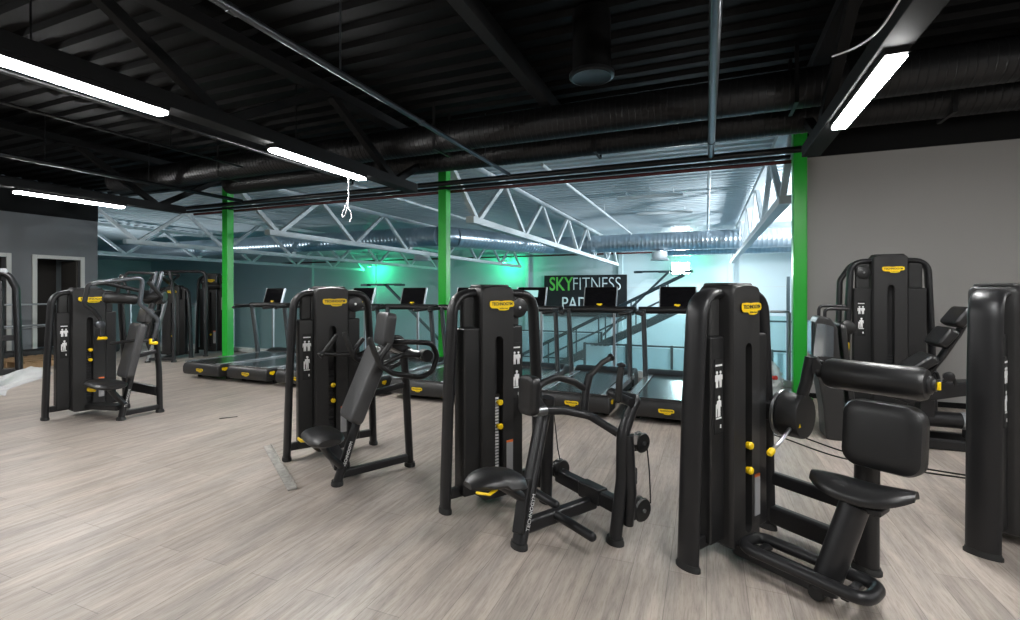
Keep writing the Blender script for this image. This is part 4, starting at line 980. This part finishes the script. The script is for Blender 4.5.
# ------------------------------------------------------------------ left corner: railing, pallet, film
sr = thing('stair_railing', 'pale metal stair railing in front of the grey left wall', 'railing', (-14.2, 4.4, 0))
for k in range(4): MB().box(-.02, .02, k * 1.0 - .02, k * 1.0 + .02, .01, 1.2).build('rail_post', 'silver', sr, .003)
for z in (1.2, .72): MB().cyl((0, -.1, z), (0, 3.1, z), .022, seg=12).build('hand_rail', 'silver', sr)
MB().tube([(0, 0, .78), (0, 1.5, .66), (0, 3.0, .74)], .008, seg=8).build('rail_wire', 'silver', sr)
for k in range(4): MB().box(-.06, .06, k - .06, k + .06, 0, .012).build('base_plate', 'silver', sr)
tag(MB().box(-13.7, -13.45, 3.6, 7.5, 0, .24).build('rubber_roll', 'rubber', None, .08, 4), 'long black rubber roll lying in front of the stair railing', 'roll')
pa = thing('wooden_pallet', 'wooden pallet on the floor at the left beside the black rubber roll', 'pallet', (-12.72, 5.5, 0), R(4))
for k in range(6): MB().box(-.6, .6, k * .16 - .4 - .05, k * .16 - .4 + .05, .11, .13).build('deck_board', 'wood', pa, .003)
for k in (-1, 0, 1):
    MB().box(k * .52 - .05, k * .52 + .05, -.46, .46, .0, .11).build('bearer', 'wood', pa, .003)
# crumpled white film
mb = MB(); nx, ny = 44, 18; vs = []
for j in range(ny + 1):
    for i in range(nx + 1):
        u, v = i / nx, j / ny
        h = .15 * math.sin(math.pi * v) ** .8 * (.5 + .5 * math.sin(5.1 * u + 2.2 * v)) + .015 * math.sin(23 * u + 9 * v) * math.sin(17 * v + 4 * u)
        vs.append(Vector((-11.15 + 2.0 * u + .15 * math.sin(6 * v), 4.72 - 1.5 * u + (v - .5) * (.75 + .2 * math.sin(7 * u)), max(.004, h * (1 - u * .15)) + .002)))
mb.add(vs, [(j * (nx + 1) + i, j * (nx + 1) + i + 1, (j + 1) * (nx + 1) + i + 1, (j + 1) * (nx + 1) + i) for j in range(ny) for i in range(nx)])
ps = mb.build('plastic_sheet', 'plastic'); tag(ps, 'crumpled whitish plastic sheet on the floor at the left edge', 'plastic sheet')
# bag beside the right column
bg = thing('plastic_bag', 'crumpled clear plastic bag standing by the right green column', 'bag', (.80, 7.70, 0))
rings = []
for k in range(15):
    u = k / 14; rr = .19 * math.sin(math.pi * min(1, u * .86 + .12)) ** .6
    rings.append([(math.cos(2 * math.pi * j / 26) * rr * (1 + .13 * math.sin(7 * j + 3 * k) * random.uniform(.6, 1)), math.sin(2 * math.pi * j / 26) * rr * (1 + .13 * math.sin(5 * j + 2 * k)), u * .52 + .004) for j in range(26)])
MB().ring_loft(rings).build('bag_film', 'bag', bg)
MB().cyl((.05, -.17, .30), (.08, -.22, .31), .03).build('bottle_cap', 'red', bg, .004)

# ------------------------------------------------------------------ odds and ends
a, b = Vector((-3.915, 3.41)), Vector((-2.86, 2.73))
# thin strip lying on the floor, its ends as in the photograph
a = Vector((-3.90, 3.42)); b = Vector((-2.865, 2.735)); d = b - a; n2 = Vector((-d.y, d.x)).normalized()
mb = MB().bar((a.x, a.y, .006), (b.x, b.y, .006), .062, .012)
mb.bar((a.x + n2.x * .032, a.y + n2.y * .032, .014), (b.x + n2.x * .032, b.y + n2.y * .032, .014), .006, .028)
tag(mb.build('floor_strip', 'offcut', None, .002), 'scuffed metal edging strip lying loose on the floor at centre left', 'strip')
tag(MB().bar((-5.27, 3.96, .003), (-5.15, 4.10, .003), .02, .006).build('floor_offcut', 'rubber'), 'tiny dark offcut lying on the floor behind the loose strip', 'offcut')
def cable(label, l, r=.006, m='black_cable', name='power_cable', group=None):
    P = [Vector(p) for p in l]; out = []
    for i in range(len(P) - 1):
        p0, p1, p2, p3 = P[max(i - 1, 0)], P[i], P[i + 1], P[min(i + 2, len(P) - 1)]
        for k in range(8):
            u = k / 8; out.append(.5 * ((2 * p1) + (-p0 + p2) * u + (2 * p0 - 5 * p1 + 4 * p2 - p3) * u * u + (-p0 + 3 * p1 - 3 * p2 + p3) * u ** 3))
    out.append(P[-1])
    return tag(MB().tube(out, r, seg=8).build(name, m), label, 'cable', group)
cable('black power cable on the floor behind the back extension machine, nearer strand', [(.55, 5.75, .007), (.73, 5.55, .007), (1.1, 5.1, .007), (1.6, 4.95, .007), (2.2, 4.86, .007), (3.2, 4.6, .007)], .007, group='floor cables')
cable('black power cable on the floor beside it, farther strand', [(.62, 5.95, .007), (.88, 5.70, .007), (1.2, 5.28, .007), (1.6, 5.07, .007), (2.2, 4.93, .007), (3.2, 4.72, .007)], .007, group='floor cables')
cable('white cable with a loop hanging below the middle batten', [(-4.45, 5.2, 3.07), (-4.45, 5.2, 2.85), (-4.45, 5.2, 2.74), (-4.51, 5.2, 2.62), (-4.56, 5.2, 2.52), (-4.52, 5.2, 2.50), (-4.47, 5.2, 2.62), (-4.45, 5.2, 2.76), (-4.46, 5.2, 2.62), (-4.42, 5.2, 2.56), (-4.40, 5.2, 2.48), (-4.43, 5.2, 2.42)], .0055, 'white_cable', 'hanging_cable')
cable('white cable sagging beside the right batten', [(.80, 3.92, 3.10), (.91, 3.82, 3.095), (1.0, 3.69, 3.12), (1.05, 3.52, 3.19), (1.10, 3.4, 3.3)], .006, 'white_cable', 'hanging_cable')
